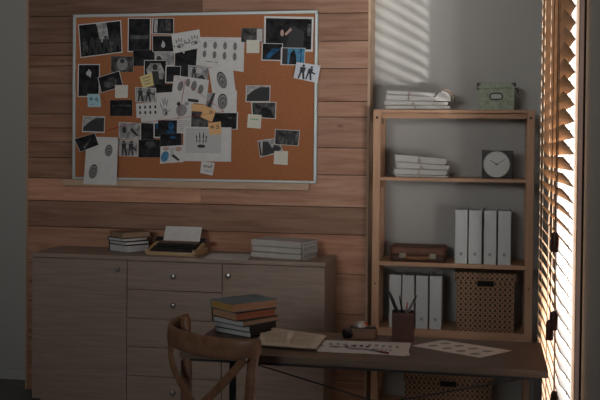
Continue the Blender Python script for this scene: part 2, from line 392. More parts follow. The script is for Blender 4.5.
# ------------------------------------------------------------------ sheets, photographs and notes on the board
class Sheet:
    def __init__(s, q, Y):
        s.p = [atY(x, y, Y) for x, y in q]          # tl, tr, br, bl
        s.c = sum(s.p, Vector())/4; s.bm = B(); s.mats = []; s.lift = 0
    def mi(s, m):
        m = M[m]
        if m not in s.mats: s.mats.append(m)
        return s.mats.index(m)
    def pt(s, u, v):
        tl, tr, br, bl_ = s.p
        return (tl*(1-u)+tr*u)*(1-v) + (bl_*(1-u)+br*u)*v
    def base(s, m):
        i = s.mi(m); th = Vector((0, .0004, 0))
        f = [s.bm.verts.new(p) for p in s.p]; g = [s.bm.verts.new(p+th) for p in s.p]
        fs = [s.bm.faces.new(f[::-1]), s.bm.faces.new(g)] + [s.bm.faces.new((f[k], f[(k+1) % 4], g[(k+1) % 4], g[k])) for k in range(4)]
        for x in fs: x.material_index = i
    def poly(s, uv, m):
        s.lift += .00003; i = s.mi(m)
        vs = [s.bm.verts.new(s.pt(max(.004, min(.996, u)), max(.004, min(.996, v)))-Vector((0, s.lift, 0))) for u, v in uv]
        try: f = s.bm.faces.new(vs); f.material_index = i
        except ValueError: pass
    def rect(s, u0, v0, u1, v1, m): s.poly([(u0, v0), (u1, v0), (u1, v1), (u0, v1)], m)
    def ell(s, u, v, ru, rv, m, rot=0, n=16):
        W = (s.p[1]-s.p[0]).length; H = (s.p[3]-s.p[0]).length; c, q = math.cos(rot), math.sin(rot)
        s.poly([(u+(c*math.cos(t)*ru*W-q*math.sin(t)*rv*H)/W, v+(q*math.cos(t)*ru*W+c*math.sin(t)*rv*H)/H) for t in [2*math.pi*k/n for k in range(n)]], m)
    def fprint(s, u, v, ru, rv, rot=0, rings=3):
        for f, m in ((1, 'inkd'), (.86, 'inkg'), (.66, 'inkh'), (.46, 'inkg'), (.25, 'inkh')):
            s.ell(u+ru*.10*(1-f), v+rv*.30*(1-f), ru*f, rv*f, m, rot)
    def hand(s, u, v, sc, m='inkg', flip=1, palm=True):
        if palm: s.ell(u, v, .16*sc, .13*sc, m); s.ell(u-.06*sc*flip, v+.02, .05*sc, .06*sc, 'inkl'); s.ell(u+.07*sc*flip, v+.05*sc, .06*sc, .06*sc, 'inkd')
        for k, (du, dv, r) in enumerate(((-.20, -.20, -.35), (-.08, -.33, -.12), (.03, -.36, .03), (.14, -.30, .18))):
            s.ell(u+du*sc*flip, v+dv*sc, .036*sc, .13*sc, m, r*flip)
        s.ell(u+.26*sc*flip, v-.04*sc, .028*sc, .10*sc, m, .8*flip)
    def man(s, u, v, h, m='ink', lean=0):
        w_ = h*.16
        s.ell(u+lean*.9, v-h*.42, w_*.42, h*.085, m)
        s.poly([(u-w_*.8+lean*.6, v-h*.32), (u+w_*.8+lean*.6, v-h*.32), (u+w_*.65, v+h*.08), (u-w_*.65, v+h*.08)], m)
        s.poly([(u-w_*.65, v+h*.05), (u-.02, v+h*.05), (u-w_*.5, v+h*.5), (u-w_*1.0, v+h*.5)], m)
        s.poly([(u+.0, v+h*.05), (u+w_*.65, v+h*.05), (u+w_*1.1, v+h*.5), (u+w_*.5, v+h*.5)], m)
    def scrib(s, u0, v0, u1, n, dv, m='inkg', th=.02):
        for k in range(n):
            x = u0; vv = v0+k*dv
            while x < u1-.03:
                l = random.uniform(.05, .16); s.rect(x, vv-th/2, min(x+l, u1), vv+th/2, m); x += l+.035
placed = []
def sheet(q, base, draw, name, label, cat, group=None, extra=0):
    cx = [p[0] for p in q]; cy = [p[1] for p in q]; r = (min(cx), min(cy), max(cx), max(cy))
    lay = 1
    for (o, l) in placed:
        if o[0] < r[2]-.3 and r[0] < o[2]-.3 and o[1] < r[3]-.3 and r[1] < o[3]-.3: lay = max(lay, l+1)
    placed.append((r, lay))
    s = Sheet(q, CF-.0002-.0007*lay-extra); s.base(base)
    if draw: draw(s)
    s.bm.transform(Matrix.Translation(-s.c))
    o = obj(name, s.bm, s.mats, loc=s.c, smooth=None); tag(o, label, cat, group); return o
def framed(m, bw=.05):
    def f(s): s.rect(bw, bw, 1-bw, 1-bw, m)
    return f
def Q(x0, y0, x1, y1): return [(x0, y0), (x1, y0), (x1, y1), (x0, y1)]
def ph(q, draw, label, **k): return sheet(q, 'paper', draw, 'photograph', label, 'photo', 'photographs on the pin board', **k)
def doc(q, draw, label, **k): return sheet(q, 'paper', draw, 'paper_sheet', label, 'paper', 'sheets on the pin board', **k)
def note(q, base, draw, label, **k): return sheet(q, base, draw, 'sticky_note', label, 'note', 'notes on the pin board', **k)

def d(s):
    s.rect(.02, .03, .98, .97, 'pdark'); s.poly([(.42, .03), (.66, .03), (.7, .55), (.5, .62)], 'plight')
    for u in (.12, .3, .45, .62, .78, .9): s.man(u, .68, .5, 'ink')
    s.rect(.08, .55, .2, .93, 'pmid'); s.rect(.7, .6, .8, .95, 'pmid')
ph([(78, 24.5), (121, 20), (122.5, 52.5), (80.5, 58)], d, 'wide black and white photo of a street crowd, tilted, top left of the board')
ph([(128, 18), (151, 18), (150.5, 52), (127.5, 52)], lambda s: (s.rect(.04, .02, .96, .97, 'pdark'), s.rect(.1, .5, .9, .62, 'pmid')), 'tall dark photo with thin white edges hung right of the street crowd photo')
ph([(133, 50), (154.5, 50), (154.5, 66), (133, 66)], lambda s: s.rect(0, 0, 1, 1, 'pdark'), 'borderless nearly black photo just below the tall dark photo')
def d(s): s.rect(.05, .03, .97, .95, 'pdark'); s.rect(.1, .05, .25, .9, 'plight'); s.rect(.6, .1, .85, .8, 'pmid'); s.man(.45, .5, .8, 'ink')
ph([(152.5, 18), (174, 18), (174, 34.5), (151.5, 34)], d, 'small photo of dark figures in a pale doorway, at the board top edge')
def d(s): s.rect(.03, .03, .97, .97, 'pdark'); s.ell(.5, .6, .09, .14, 'inkl'); s.poly([(.48, .3), (.58, .45), (.6, .65), (.42, .6)], 'inkl')
ph([(152, 35.5), (174, 35.5), (174, 52), (152.5, 52)], d, 'black photo with one small pale hand, right below the doorway figures')
def d(s): s.rect(.03, .05, .97, .95, 'plight'); s.ell(.7, .5, .12, .3, 'inkg'); s.ell(.2, .6, .14, .3, 'ink')
ph([(155, 51.5), (174.8, 51.5), (174.5, 66), (155, 66)], d, 'pale grey photo tucked under the black photo with the hand')
ph([(175, 49), (197, 49), (196, 77), (175, 77)], lambda s: (s.rect(0, 0, 1, 1, 'pdark'), s.ell(.4, .12, .05, .04, 'inkl')), 'black photo hung below the tilted sheet of two handprints')
def d(s): s.rect(.0, .03, 1, .97, 'plight'); s.man(.3, .5, .8, 'ink'); s.poly([(.4, .9), (.7, .6), (.8, .7), (.95, .95), (.5, .99)], 'ink'); s.ell(.55, .3, .15, .2, 'inkl')
ph([(188, 65), (209, 67), (207, 81), (188, 79)], d, 'grey photo of a crouching dark figure under the eight-print sheet')
def d(s):
    s.rect(.0, .0, 1, 1, 'pmid'); s.ell(.5, .5, .25, .4, 'inkg'); s.ell(.5, .3, .1, .15, 'ink')
ph([(111, 56), (133.5, 56.5), (133.5, 72), (111, 72)], d, 'dim borderless photo of a seated person above the small tilted photo')
def d(s): s.rect(.04, .03, .96, .97, 'pdark'); s.ell(.5, .28, .12, .08, 'inkl'); s.poly([(.5, .15), (.62, .25), (.58, .42), (.4, .3)], 'inkl')
ph([(78, 64), (100, 64), (99.5, 97), (77.5, 97)], d, 'tall black photo with small white hand at far left, above the blue note')
def d(s): s.rect(.03, .03, .97, .97, 'pdark'); s.poly([(.42, .4), (.5, .7), (.62, .35), (.55, .5), (.5, .55)], 'inkl'); s.ell(.5, .55, .3, .3, 'pmid')
ph([(97.5, 77.5), (119.5, 70.5), (123.5, 86.5), (101, 93)], d, 'small tilted dark photo with pale streak, beside the tall black photo')
def d(s):
    s.rect(.03, .02, 1, 1, 'pdark'); s.poly([(.1, .3), (.3, .1), (.75, .1), (.95, .4), (.85, .6), (.2, .6)], 'plight'); s.ell(.5, .22, .12, .1, 'ink'); s.poly([(.35, .35), (.65, .35), (.75, .95), (.3, .95)], 'ink')
ph([(144, 60), (166, 60), (166, 92), (144, 92)], d, 'tall photo of a standing man in shirt, behind the yellow note')
ph([(165.5, 66), (181, 66), (180, 83), (165, 83)], lambda s: s.rect(.07, .03, .97, .93, 'pdark'), 'small black photo with a bright white edge, right of the standing man')
ph([(155, 84), (173, 84), (172, 94), (155, 94)], lambda s: s.rect(0, 0, 1, 1, 'pdark'), 'black strip of photo above the inked right hand sheet')
def d(s): s.rect(.03, .03, .97, .97, 'plight'); s.man(.25, .5, .9, 'ink'); s.man(.62, .5, .85, 'ink', .06); s.poly([(.7, .3), (.95, .42), (.9, .48), (.65, .4)], 'ink')
ph([(135, 87), (156, 88), (156, 103), (135.5, 102)], d, 'small photo of two dark figures just under the yellow note')
ph([(110, 100), (132.5, 100), (132.5, 116), (110, 116)], lambda s: (s.rect(0, 0, 1, 1, 'pdark'), s.rect(.1, .3, .9, .4, 'pmid')), 'borderless black photo directly below the small cream note on the left')
def d(s): s.rect(.03, .03, .97, .93, 'plight'); s.poly([(.03, .93), (.05, .7), (.3, .35), (.6, .12), (.97, .08), (.97, .93)], 'ink')
ph([(83, 116), (105, 116.5), (104.5, 133), (82, 132)], d, 'photo with a dark round hill shape, above the large two-fingerprint sheet')
def d(s):
    s.fprint(.72, .28, .12, .125, .1); s.fprint(.27, .73, .13, .155, .15)
doc([(87, 136.5), (118, 137.5), (116.5, 185), (83.5, 184)], d, 'tall white sheet with two fingerprints hanging over the bottom frame, left', extra=.034)
ph([(74, 139), (95, 133), (99, 145), (80, 152)], lambda s: (s.rect(.02, .02, .98, .98, 'pdark'), s.poly([(.2, .8), (.7, .3), (.75, .4), (.3, .9)], 'pmid')), 'dark tilted photo overlapping the left frame and the two-fingerprint sheet', extra=.034)
ph([(141, 121), (155, 121), (155, 142), (141, 142)], lambda s: s.rect(0, 0, 1, 1, 'pdark'), 'narrow black photo left of the blue night photo')
def d(s): s.rect(.03, .03, .97, .97, 'plight'); s.ell(.22, .5, .2, .42, 'inkg'); s.ell(.25, .45, .1, .2, 'ink'); s.poly([(.6, .3), (.9, .75), (.8, .8), (.5, .45)], 'ink')
ph([(118.7, 122), (141, 123), (140.8, 139.7), (118.7, 139)], d, 'pale photo of a person beside a knife, left of the narrow black photo')
def d(s): s.rect(.03, .03, .97, .97, 'plight'); s.man(.28, .5, .95, 'ink'); s.man(.62, .5, .9, 'ink', .05); s.poly([(.65, .3), (.95, .6), (.9, .68), (.6, .45)], 'ink')
ph([(118, 140), (138.2, 140), (138, 156.5), (119, 156)], d, 'photo of two silhouettes against white, lowest in the left cluster')
ph([(138.5, 139.5), (161.5, 139.5), (161, 157.5), (138.5, 157.5)], lambda s: (s.rect(0, 0, 1, 1, 'pdark'), s.ell(.5, .3, .25, .2, 'pmid')), 'square dark photo right of the two silhouettes photo')
def d(s): s.rect(.05, .04, 1, .93, 'pdark'); s.rect(.1, .15, .2, .5, 'pblue'); s.ell(.75, .35, .12, .25, 'pblue'); s.rect(.55, .6, .9, .75, 'pblue')
ph([(153.5, 119.5), (177.2, 119.5), (176.5, 138), (153.5, 138)], d, 'dark blue night photo below the inked hand sheets')
ph([(160, 134), (181.5, 133), (181.5, 147), (160, 147)], lambda s: (s.rect(0, 0, 1, 1, 'pdark'), s.ell(.6, .3, .15, .12, 'pblue')), 'second dark photo under the blue night photo, above the collage')
def d(s):
    s.rect(.03, .04, .97, .96, 'paper'); s.ell(.2, .6, .17, .32, 'pblueb', .3); s.ell(.8, .22, .15, .14, 'skin'); s.ell(.25, .15, .15, .1, 'skin'); s.poly([(.55, .45), (.85, .85), (.78, .92), (.48, .6)], 'ink'); s.poly([(.45, .1), (.6, .1), (.6, .5), (.4, .6)], 'inkl')
ph([(160.5, 146.5), (183, 145), (183.5, 162), (160, 163.7)], d, 'colour photo of a blue arm and hands on white, lowest in the middle')
# hand and print sheets
def d(s):
    for k in range(6): s.scrib(.08, .3+k*.1, .9, 1, 0, 'inkl', .03)
doc([(141, 116), (158, 116), (158, 123.5), (141, 123)], None, 'blank white slip showing below the eight-dot sheet')
doc([(177.5, 113), (192, 113), (191, 134), (177, 133)], lambda s: s.scrib(.1, .1, .9, 9, .095, 'inkg', .03), 'narrow sheet of small handwriting below the third handprint')
def d(s): s.hand(.5, .72, 1.1, 'inkg')
doc([(156, 93), (172, 92), (173, 119), (158, 120)], d, 'white sheet with one grey inked right hand, beside the eight-dot sheet')
doc([(171, 98), (194, 100), (191.5, 119.5), (170, 119.5)], lambda s: (s.ell(.5, .55, .25, .3, 'inkg'), s.ell(.35, .25, .08, .1, 'ink'), s.ell(.7, .2, .1, .1, 'inkg')), 'white sheet with a smudged grey palm, under the four-print sheet')
def d(s):
    for r in range(2):
        for k in range(4): s.ell(.17+.22*k, .28+.36*r, .045, .12, 'ink')
    s.scrib(.08, .9, .92, 1, 0, 'inkl', .03)
doc([(136, 103.5), (159, 102.5), (159.5, 117.5), (136.5, 118)], d, 'small white sheet with eight black oval dots in two rows')
ph([(191.5, 110), (208, 110), (208, 128), (191, 128)], lambda s: s.rect(0, 0, 1, 1, 'pmid'), 'grimy grey photo tucked left under the folded orange note')
def d(s): s.rect(0, .02, .955, .97, 'pdark'); s.ell(.7, .35, .1, .05, 'pmid')
ph([(210, 111), (238.3, 112), (237.5, 129.5), (211, 129)], d, 'wide black photo with a white right edge, right of the orange notes')
def d(s): s.rect(.0, .0, 1, 1, 'plight'); s.poly([(.8, 0), (1, 0), (.8, 1), (.4, 1)], 'ink')
def d2(s):
    s.fprint(.45, .55, .15, .3, -.15)
def d3(s):
    for r in range(2):
        for k in range(4): s.fprint(.16+.215*k, .27+.31*r, .04, .12, 0, 1)
    s.scrib(.2, .12, .8, 1, 0, 'inkl', .02); s.scrib(.2, .82, .5, 1, 0, 'inkg', .03)
doc([(198.5, 37), (244.5, 37.5), (243.5, 72), (196, 65)], d3, 'large white sheet with eight small fingerprints in two rows, top middle')
doc([(208.5, 68), (232.5, 66), (236, 93), (212.5, 93)], lambda s: s.fprint(.48, .5, .2, .33, -.15, 4), 'white sheet with one fingerprint, upper of the two below the eight-print sheet')
doc([(212, 92), (237, 90.5), (236.5, 113), (212.5, 113)], lambda s: s.fprint(.42, .46, .2, .36, 0, 4), 'white sheet with one large round fingerprint, above the wide black photo')
ph([(204, 93), (215.5, 93), (212, 108), (203, 107)], d, 'sliver of grey photo with dark diagonal bar behind the folded orange note')
def d(s):
    s.hand(.27, .68, .85, 'inkg', -1); s.hand(.78, .66, .85, 'inkg', 1); s.ell(.5, .6, .04, .04, 'ink'); s.ell(.58, .6, .03, .04, 'ink')
doc([(171.2, 34), (199.5, 29.4), (201, 47.5), (173.8, 53.6)], d, 'tilted white sheet with a pair of grey handprints, near the top')
def d(s):
    s.fprint(.22, .4, .075, .19, .2); s.fprint(.42, .22, .06, .16, 0, 2); s.fprint(.6, .32, .075, .2, .1); s.fprint(.8, .42, .075, .19, .1)
    s.rect(.48, .84, .78, .96, 'ink')
doc([(174, 75), (209, 80), (206, 104.5), (171, 100.5)], d, 'tilted white sheet with four fingerprints crossed by red string')
def d(s):
    s.rect(.05, .05, .79, .76, 'inkl'); u, v = .38, .5
    for k, (du, l) in enumerate(((-.1, .2), (-.035, .3), (.04, .3), (.1, .2))):
        s.ell(u+du, v-.1-l*.25, .014, l*.55, 'ink', (du)*1.2); s.rect(u+du-.022, v-.16, u+du+.022, v-.13, 'inkl')
    s.ell(u, v+.06, .085, .05, 'ink')
doc([(183.5, 126.5), (231.5, 127.5), (231, 161.7), (183, 161)], d, 'wide white sheet with black fingers on a grey panel, bottom middle')
# notes
note([(139.5, 77), (152, 72.5), (153.8, 85.5), (143, 88)], 'notey', lambda s: s.scrib(.2, .25, .8, 3, .24, 'ink', .07), 'tilted yellow note with three handwritten lines on the standing man photo')
note([(115, 85), (128, 85), (127.5, 98), (115, 98)], 'notew', lambda s: s.scrib(.3, .4, .7, 2, .2, 'inkl', .03), 'plain cream note on bare cork, between the small tilted photo and two-figure photo')
def d(s):
    for k in (.2, .32): s.rect(k, .25, k+.045, .52, 'ink')
    for k in (.31, .43): s.rect(.13, k-.02, .43, k+.02, 'ink')
    s.poly([(.72, .22), (.77, .22), (.62, .45), (.56, .45)], 'ink'); s.rect(.56, .43, .84, .48, 'ink'); s.rect(.72, .3, .77, .62, 'ink'); s.scrib(.2, .8, .5, 1, 0, 'inkg', .04)
note([(87.3, 94), (100, 94), (101, 107), (87.8, 107)], 'noteb', d, 'light blue note marked #4 under the tall black photo, far left')
def d(s):
    s.rect(.5, .2, .72, .26, 'ink'); s.rect(.66, .22, .73, .4, 'ink'); s.rect(.55, .38, .7, .43, 'ink')
note([(191.5, 104), (206, 105), (206, 112), (191.5, 111)], 'noteo', None, 'slip of orange paper mostly hidden left of the folded orange note')
note([(205, 105.5), (216, 110.5), (212, 122), (200.5, 117)], 'noteo', d, 'folded orange note turned on its corner where the red strings cross')
def d(s):
    for k in (.22, .33): s.rect(k, .25, k+.045, .5, 'ink')
    for k in (.31, .42): s.rect(.14, k-.02, .45, k+.02, 'ink')
    for k in (.22, .36, .5): s.rect(.58, k, .8, k+.045, 'ink')
    s.rect(.75, .22, .81, .54, 'ink')
note([(208, 123), (220.7, 121.5), (221.7, 134), (209.5, 135)], 'noteo', d, 'orange note marked #3 on the wide sheet with black fingers')
def d(s):
    s.scrib(.2, .33, .88, 2, .1, 'ink', .07); s.rect(.75, .12, .85, .3, 'inkg'); s.rect(.32, .6, .9, .82, 'inkl')
note([(201.5, 161), (214.7, 163), (212.5, 175.5), (200, 173)], 'paper', d, 'small white note with dark writing hanging below the wide black-fingers sheet')
# right group
ph([(241.5, 28), (263.5, 28), (263.5, 42.5), (241, 42)], lambda s: (s.rect(.0, .0, 1, 1, 'pmid'), s.rect(.7, .05, .95, .95, 'inkl')), 'blurred dark grey photo left of the largest photo')
def d(s):
    s.rect(.035, .06, .965, .94, 'pdark'); s.poly([(.5, .3), (.63, .28), (.82, .45), (.8, .9), (.45, .9), (.5, .6)], 'ink'); s.ell(.37, .48, .035, .1, 'skin'); s.poly([(.42, .5), (.54, .33), (.57, .38), (.45, .56)], 'skin'); s.rect(.88, .2, .95, .55, 'pmid')
ph([(264.3, 16), (313.7, 17), (312.7, 51.7), (263.8, 50.5)], d, 'largest photo, white bordered, a dark crouching person, top right of the board')
note([(246.5, 40), (259.5, 40), (259.3, 53), (246.5, 53)], 'notew', lambda s: s.scrib(.3, .4, .7, 1, 0, 'inkl', .04), 'cream note beside the white border of the largest photo')
def d(s):
    s.rect(.05, .03, .97, .94, 'pdark')
    for k in range(4): s.poly([(.12+.05*k, .9), (.16+.06*k, .9), (.6+.1*k, .3), (.5+.1*k, .3)], 'pblue')
ph([(261.7, 43), (283, 43.5), (282, 61), (261.3, 60.5)], d, 'black photo with blue streaks, under the largest photo on its left')
def d(s):
    s.rect(.06, .03, .98, .95, 'pblueb'); s.rect(.06, .03, .28, .95, 'ink'); s.poly([(.35, .95), (.4, .3), (.55, .1), (.62, .4), (.68, .95)], 'pdark'); s.rect(.8, .05, .86, .95, 'pblue')
ph([(281, 47.5), (305.5, 48), (304.5, 65.5), (280.5, 65)], d, 'bright blue photo with a dark figure, overlapping the largest photo')
def d(s):
    s.rect(.03, .04, .97, .95, 'psky'); s.man(.3, .52, .88, 'ink', .02); s.man(.6, .52, .8, 'ink', .06); s.poly([(.62, .38), (.86, .5), (.84, .57), (.6, .5)], 'ink')
ph([(296.5, 62), (320.7, 65.5), (317.5, 83), (293.5, 78)], d, 'tilted pale photo of two walking silhouettes overlapping the right frame', extra=.012)
def d(s): s.rect(.03, .03, .97, .95, 'plight'); s.poly([(.03, .95), (.06, .6), (.3, .3), (.6, .1), (.97, .1), (.97, .95)], 'ink')
ph([(246, 85.5), (270.5, 85.5), (270, 102), (245.5, 102)], d, 'photo of a dark slope on bare cork, upper of the centre right pair')
def d(s): s.rect(.04, .04, .97, .96, 'pmid'); s.poly([(.2, .9), (.5, .3), (.8, .5), (.9, .95)], 'pdark')
ph([(251, 102), (276.5, 102), (275.7, 119), (252, 117.5)], d, 'dark grainy photo just below the dark slope photo')
def d(s): s.scrib(.2, .35, .85, 1, 0, 'inkgreen', .09)
note([(248, 114), (261.7, 115), (260.7, 128.7), (247, 127.5)], 'notew', d, 'cream note with green writing at the grainy photo corner')
def d(s): s.rect(.02, .03, .98, .97, 'plight'); s.poly([(.1, .95), (.25, .1), (.5, .15), (.6, .6), (.75, .4), (1, .7), (.8, .9)], 'ink'); s.rect(.02, .1, .1, .9, 'pmid')
ph([(257.5, 140.5), (277, 138), (284, 152), (260, 157.5)], d, 'tilted photo of running silhouettes, lower right, under the plain cream note')
def d(s): s.rect(.02, .03, .98, .97, 'pmid'); s.man(.5, .52, .85, 'ink'); s.man(.75, .55, .75, 'ink')
ph([(275, 129), (300, 130.5), (298.5, 146), (274.5, 144.5)], d, 'dark photo of standing figures, lowest right of the board')
note([(274.3, 151), (288, 151.2), (287.5, 165), (273.7, 164)], 'notew', lambda s: s.scrib(.3, .2, .7, 3, .2, 'inkl', .03), 'plain cream note at bottom right beneath the standing figures photo')
# red strings between pins
def string(pts, label):
    P = [atY(x, y, CF-.010) for x, y in pts]; c = P[0].copy(); t = B()
    for a, e in zip(P, P[1:]): cyl(t, a-c, e-c, .0011, seg=6)
    for a in P: cyl(t, a-c, a-c+Vector((0, .0095, 0)), .0007, seg=6); lathe(t, [(.001, 0), (.0032, .001), (.0032, .004), (.002, .006)], 10, 1, mtx=Matrix.Translation(a-c+Vector((0, -.002, 0))) @ Matrix.Rotation(math.pi/2, 4, 'X'))
    tag(obj('red_string', t, [M['red'], M['pin']], loc=c), label, 'string', 'red strings on the pin board')
string([(174.5, 75.5), (223, 110.5)], 'red string slanting down right across the four-fingerprint sheet')
string([(185.5, 80), (178.3, 118.5)], 'near vertical red string left across the four-fingerprint sheet')
string([(106, 131), (130, 124), (178, 118.2), (223.2, 111.5)], 'longest red string rising from the left cork to the orange note')
string([(100, 95), (108, 104)], 'shortest red string beside the blue note on the left cork')

# ------------------------------------------------------------------ sideboard
SBY = 5.10; sx0, sx1 = -2.597, -.868; SH = .912
sb = thing('sideboard', 'long grey oak sideboard with two doors and middle drawers against the plank wall', 'sideboard', ((sx0+sx1)/2, SBY+.18, 0))
def R(bm): return rel(bm, sb)
obj('worktop', R(bx(B(), sx0, sx1, SBY, YP-.012, SH-.022, SH, .002)), M['laminate'], sb)
b = B(); bx(b, sx0+.004, sx1-.004, SBY+.024, YP-.014, .06, SH-.0225); bx(b, sx0+.03, sx1-.03, SBY+.05, YP-.03, 0, .06)
obj('carcass', R(b), M['laminate'], sb)
d0, d1 = -2.011, -1.451
fronts = [('door', sx0+.004, d0-.002, .065, SH-.027), ('door', d1+.002, sx1-.004, .065, SH-.027)]
dz = [SH-.027, .722, .559, .395, .231, .065]
for a, c in zip(dz, dz[1:]): fronts.append(('drawer', d0+.002, d1-.002, c+.0035 if c > .07 else c, a-.0005))
for i, (nm, xa, xb, za, zb) in enumerate(fronts):
    f = obj(nm, R(bx(B(), xa, xb, SBY+.003, SBY+.0235, za, zb, .0012)), M['laminate'], sb)
    if i == 0: kx, kz = -2.063, .836
    elif i == 1: kx, kz = -1.413, .822
    else: kx, kz = (xa+xb)/2, (za+zb)/2+.002
    k = lathe(B(), [(.005, 0), (.005, .012), (.013, .015), (.015, .020), (.012, .026), (.003, .028)], 16, mtx=Matrix.Translation((kx, SBY+.003, kz)) @ Matrix.Rotation(math.pi/2, 4, 'X'))
    obj('knob', R(k), M['chrome'], f, smooth=True)

# ------------------------------------------------------------------ books
def book(name, label, loc, ang, L, W, H, cover, pg, group, pg2=None, spine='back'):
    """lies flat; local +x runs along the length from its near corner, +y across; covers + page block + spine"""
    t = thing(name, label, 'book', loc, ang, group); c = .0028
    b = B(); bx(b, 0, L, 0, W, 0, c, .0008); bx(b, 0, L, 0, W, H-c, H, .0008)
    if spine == 'back': bx(b, 0, L, W-c, W+.001, .0005, H-.0005, .0008)
    elif spine == 'left': bx(b, -.001, c, 0, W, .0005, H-.0005, .0008)
    elif spine == 'front': bx(b, 0, L, -.001, c, .0005, H-.0005, .0008)
    obj('cover', b, M[cover], t)
    b = B(); bx(b, .004, L-.004, .004, W-.004, c, H-c)
    if pg2:
        for f in b.faces:
            if f.calc_center_median().x < .006: f.material_index = 1
    obj('page_block', b, [M[pg], M[pg2 or pg]], t); return t
# desk stack (bottom up): near corner position, angle of long side
G = 'books stacked on the desk'
z = .75
for lb, nx_, ny_, a, L, W, H, cv, pg, pg2, sp in (
        ('lowest thin grey-paged book of the desk stack, dark spine to the right', 251, 3.83, 1.10, .13, .205, .024, 'cover_black', 'pg_grey', None, 'front'),
        ('grey-paged book with a dark spine, second from the bottom of the desk stack', 250, 3.82, 1.08, .165, .205, .026, 'cover_black', 'pg_grey', None, 'front'),
        ('dark green book with grey and tan page edges in the middle of the desk stack', 243, 3.80, 1.02, .215, .19, .024, 'cover_green', 'pg_tan', 'pg_grey', 'back'),
        ('red-orange edged book, second from the top of the desk stack', 236, 3.79, .90, .215, .175, .034, 'cover_black', 'pg_red', 'pg_orange', 'back'),
        ('blue-grey covered book with orange page edges on top of the desk stack', 231.5, 3.79, .84, .235, .17, .036, 'cover_blue', 'pg_orange', 'pg_yellow', 'back')):
    book('book', lb, (atY(nx_, 315, ny_).x, ny_, z), a, L, W, H, cv, pg, G, pg2, sp); z += H+.0004
G = 'books stacked on the sideboard'
z = SH
for lb, px_, a, L, W, H, cv, pg in (('thick white book with thin dark cover at the bottom of the sideboard stack', 127, 1.0, .165, .18, .043, 'cover_black', 'pg_white'),
        ('thin pale book with dark cover, second from bottom on the sideboard', 125, .95, .17, .175, .020, 'cover_black', 'pg_white'),
        ('thin pale book, just below the brown one on the sideboard', 124, 1.0, .17, .165, .020, 'cover_black', 'pg_white'),
        ('brown book with tan page edges on top of the sideboard stack', 122, .86, .19, .15, .034, 'cover_brown', 'pg_tan')):
    book('book', lb, (atY(px_, 245, 5.225).x, 5.225, z), a, L, W, H, cv, pg, G); z += H+.0004

# ------------------------------------------------------------------ document bundles
def bundle(label, loc, ang, L, W, H, group, tie=None, sag=0, s0=0, s1=0, wedge=0):
    """card folder of papers: page block between two slightly bowed covers, string tie"""
    t = thing('document_folder', label, 'folder', loc, ang, group)
    b = B(); n = 14
    def strip(z0, z1, x0, x1, y0, y1, mi=0, bow=0):
        vs = []
        for i in range(n+1):
            u = i/n; x = x0+(x1-x0)*u; zz = bow*math.sin(math.pi*u)+wedge*(u-.5)*0
            vs.append([b.verts.new((x, y0, z0+zz)), b.verts.new((x, y1, z0+zz)), b.verts.new((x, y1, z1+zz)), b.verts.new((x, y0, z1+zz))])
        for p, q in zip(vs, vs[1:]):
            for k in range(4):
                f = b.faces.new((p[k], p[(k+1) % 4], q[(k+1) % 4], q[k])); f.material_index = mi
        for e in (vs[0][::-1], vs[-1]): f = b.faces.new(e); f.material_index = mi
    strip(0, .0022, -L/2+.006, L/2-.008, -W/2+.014, W/2-.006); strip(H-.002, H, -L/2, L/2, -W/2, W/2, 0, sag)
    bx(b, -L/2, L/2, -W/2+.0008, -W/2+.0045, .0058, H-.0005, .0014)
    obj('folder_cover', b, M['foldpaper'], t)
    obj('page_block', bx(B(), -L/2+.004, L/2-.008, -W/2+.012, W/2-.006, .0022, H-.0022), M['foldedge'], t)
    if tie is not None:
        b = B()
        for s_ in (-1, 1): bx(b, tie*L-.003, tie*L+.003, -W/2-.0015, -W/2-.0002, 0.0, H, .0004)
        bx(b, tie*L-.002, tie*L+.002, -W/2, W/2, H+.0002+sag, H+.001+sag)
        cyl(b, (tie*L, -W/2-.003, H*.6), (tie*L+.016, -W/2-.003, H*.35), .0012, seg=6); cyl(b, (tie*L, -W/2-.003, H*.6), (tie*L-.012, -W/2-.003, H*.3), .0012, seg=6)
        obj('tie', b, M['tie'], t)
    if s0 or s1:        # thicker towards the left end: lower and upper faces slope
        for c in t.children:
            for v in c.data.vertices:
                f = v.co.z/H; v.co.z -= (s0*(1-f)+s1*f)*v.co.x
    return t
M['tie'] = mat('linen_tie', (.33, .27, .21), .8)
G = 'document folders on the sideboard'
z = SH
for lb, a, H in (('lowest grey document folder beside the sheet on the sideboard', -.24, .032), ('middle grey document folder of the sideboard pile', -.27, .031), ('topmost grey document folder of the sideboard pile', -.25, .037)):
    ctr = Vector((-.998, 5.150, 0)) + Matrix.Rotation(a, 3, 'Z') @ Vector((-.165, .10, 0))
    bundle(lb, (ctr.x, ctr.y, z), a, .33, .20, H, G, .465); z += H+.0012

# ------------------------------------------------------------------ loose sheets on furniture
def flat(name, label, pts, z, m, draw=None, group=None, th=.0006, cat='paper'):
    P = [atZ(x, y, z) for x, y in pts]; s = Sheet([(0, 0)]*4, 5); s.p = P; s.c = sum(P, Vector())/4
    i = s.mi(m); f = [s.bm.verts.new(p) for p in P]; g = [s.bm.verts.new(p-Vector((0, 0, th))) for p in P]
    s.bm.faces.new(f[::-1]); s.bm.faces.new(g)
    for k in range(4): s.bm.faces.new((f[k], f[(k+1) % 4], g[(k+1) % 4], g[k]))
    def poly(uv, mm):
        s.lift += .00004; j = s.mi(mm)
        fc = s.bm.faces.new([s.bm.verts.new(s.pt(u, v)+Vector((0, 0, s.lift))) for u, v in uv]); fc.material_index = j
    s.poly = poly
    if draw: draw(s)
    c = s.c.copy(); c.z = z-th; s.bm.transform(Matrix.Translation(-c))
    return tag(obj(name, s.bm, s.mats, loc=c, smooth=None), label, cat, group)
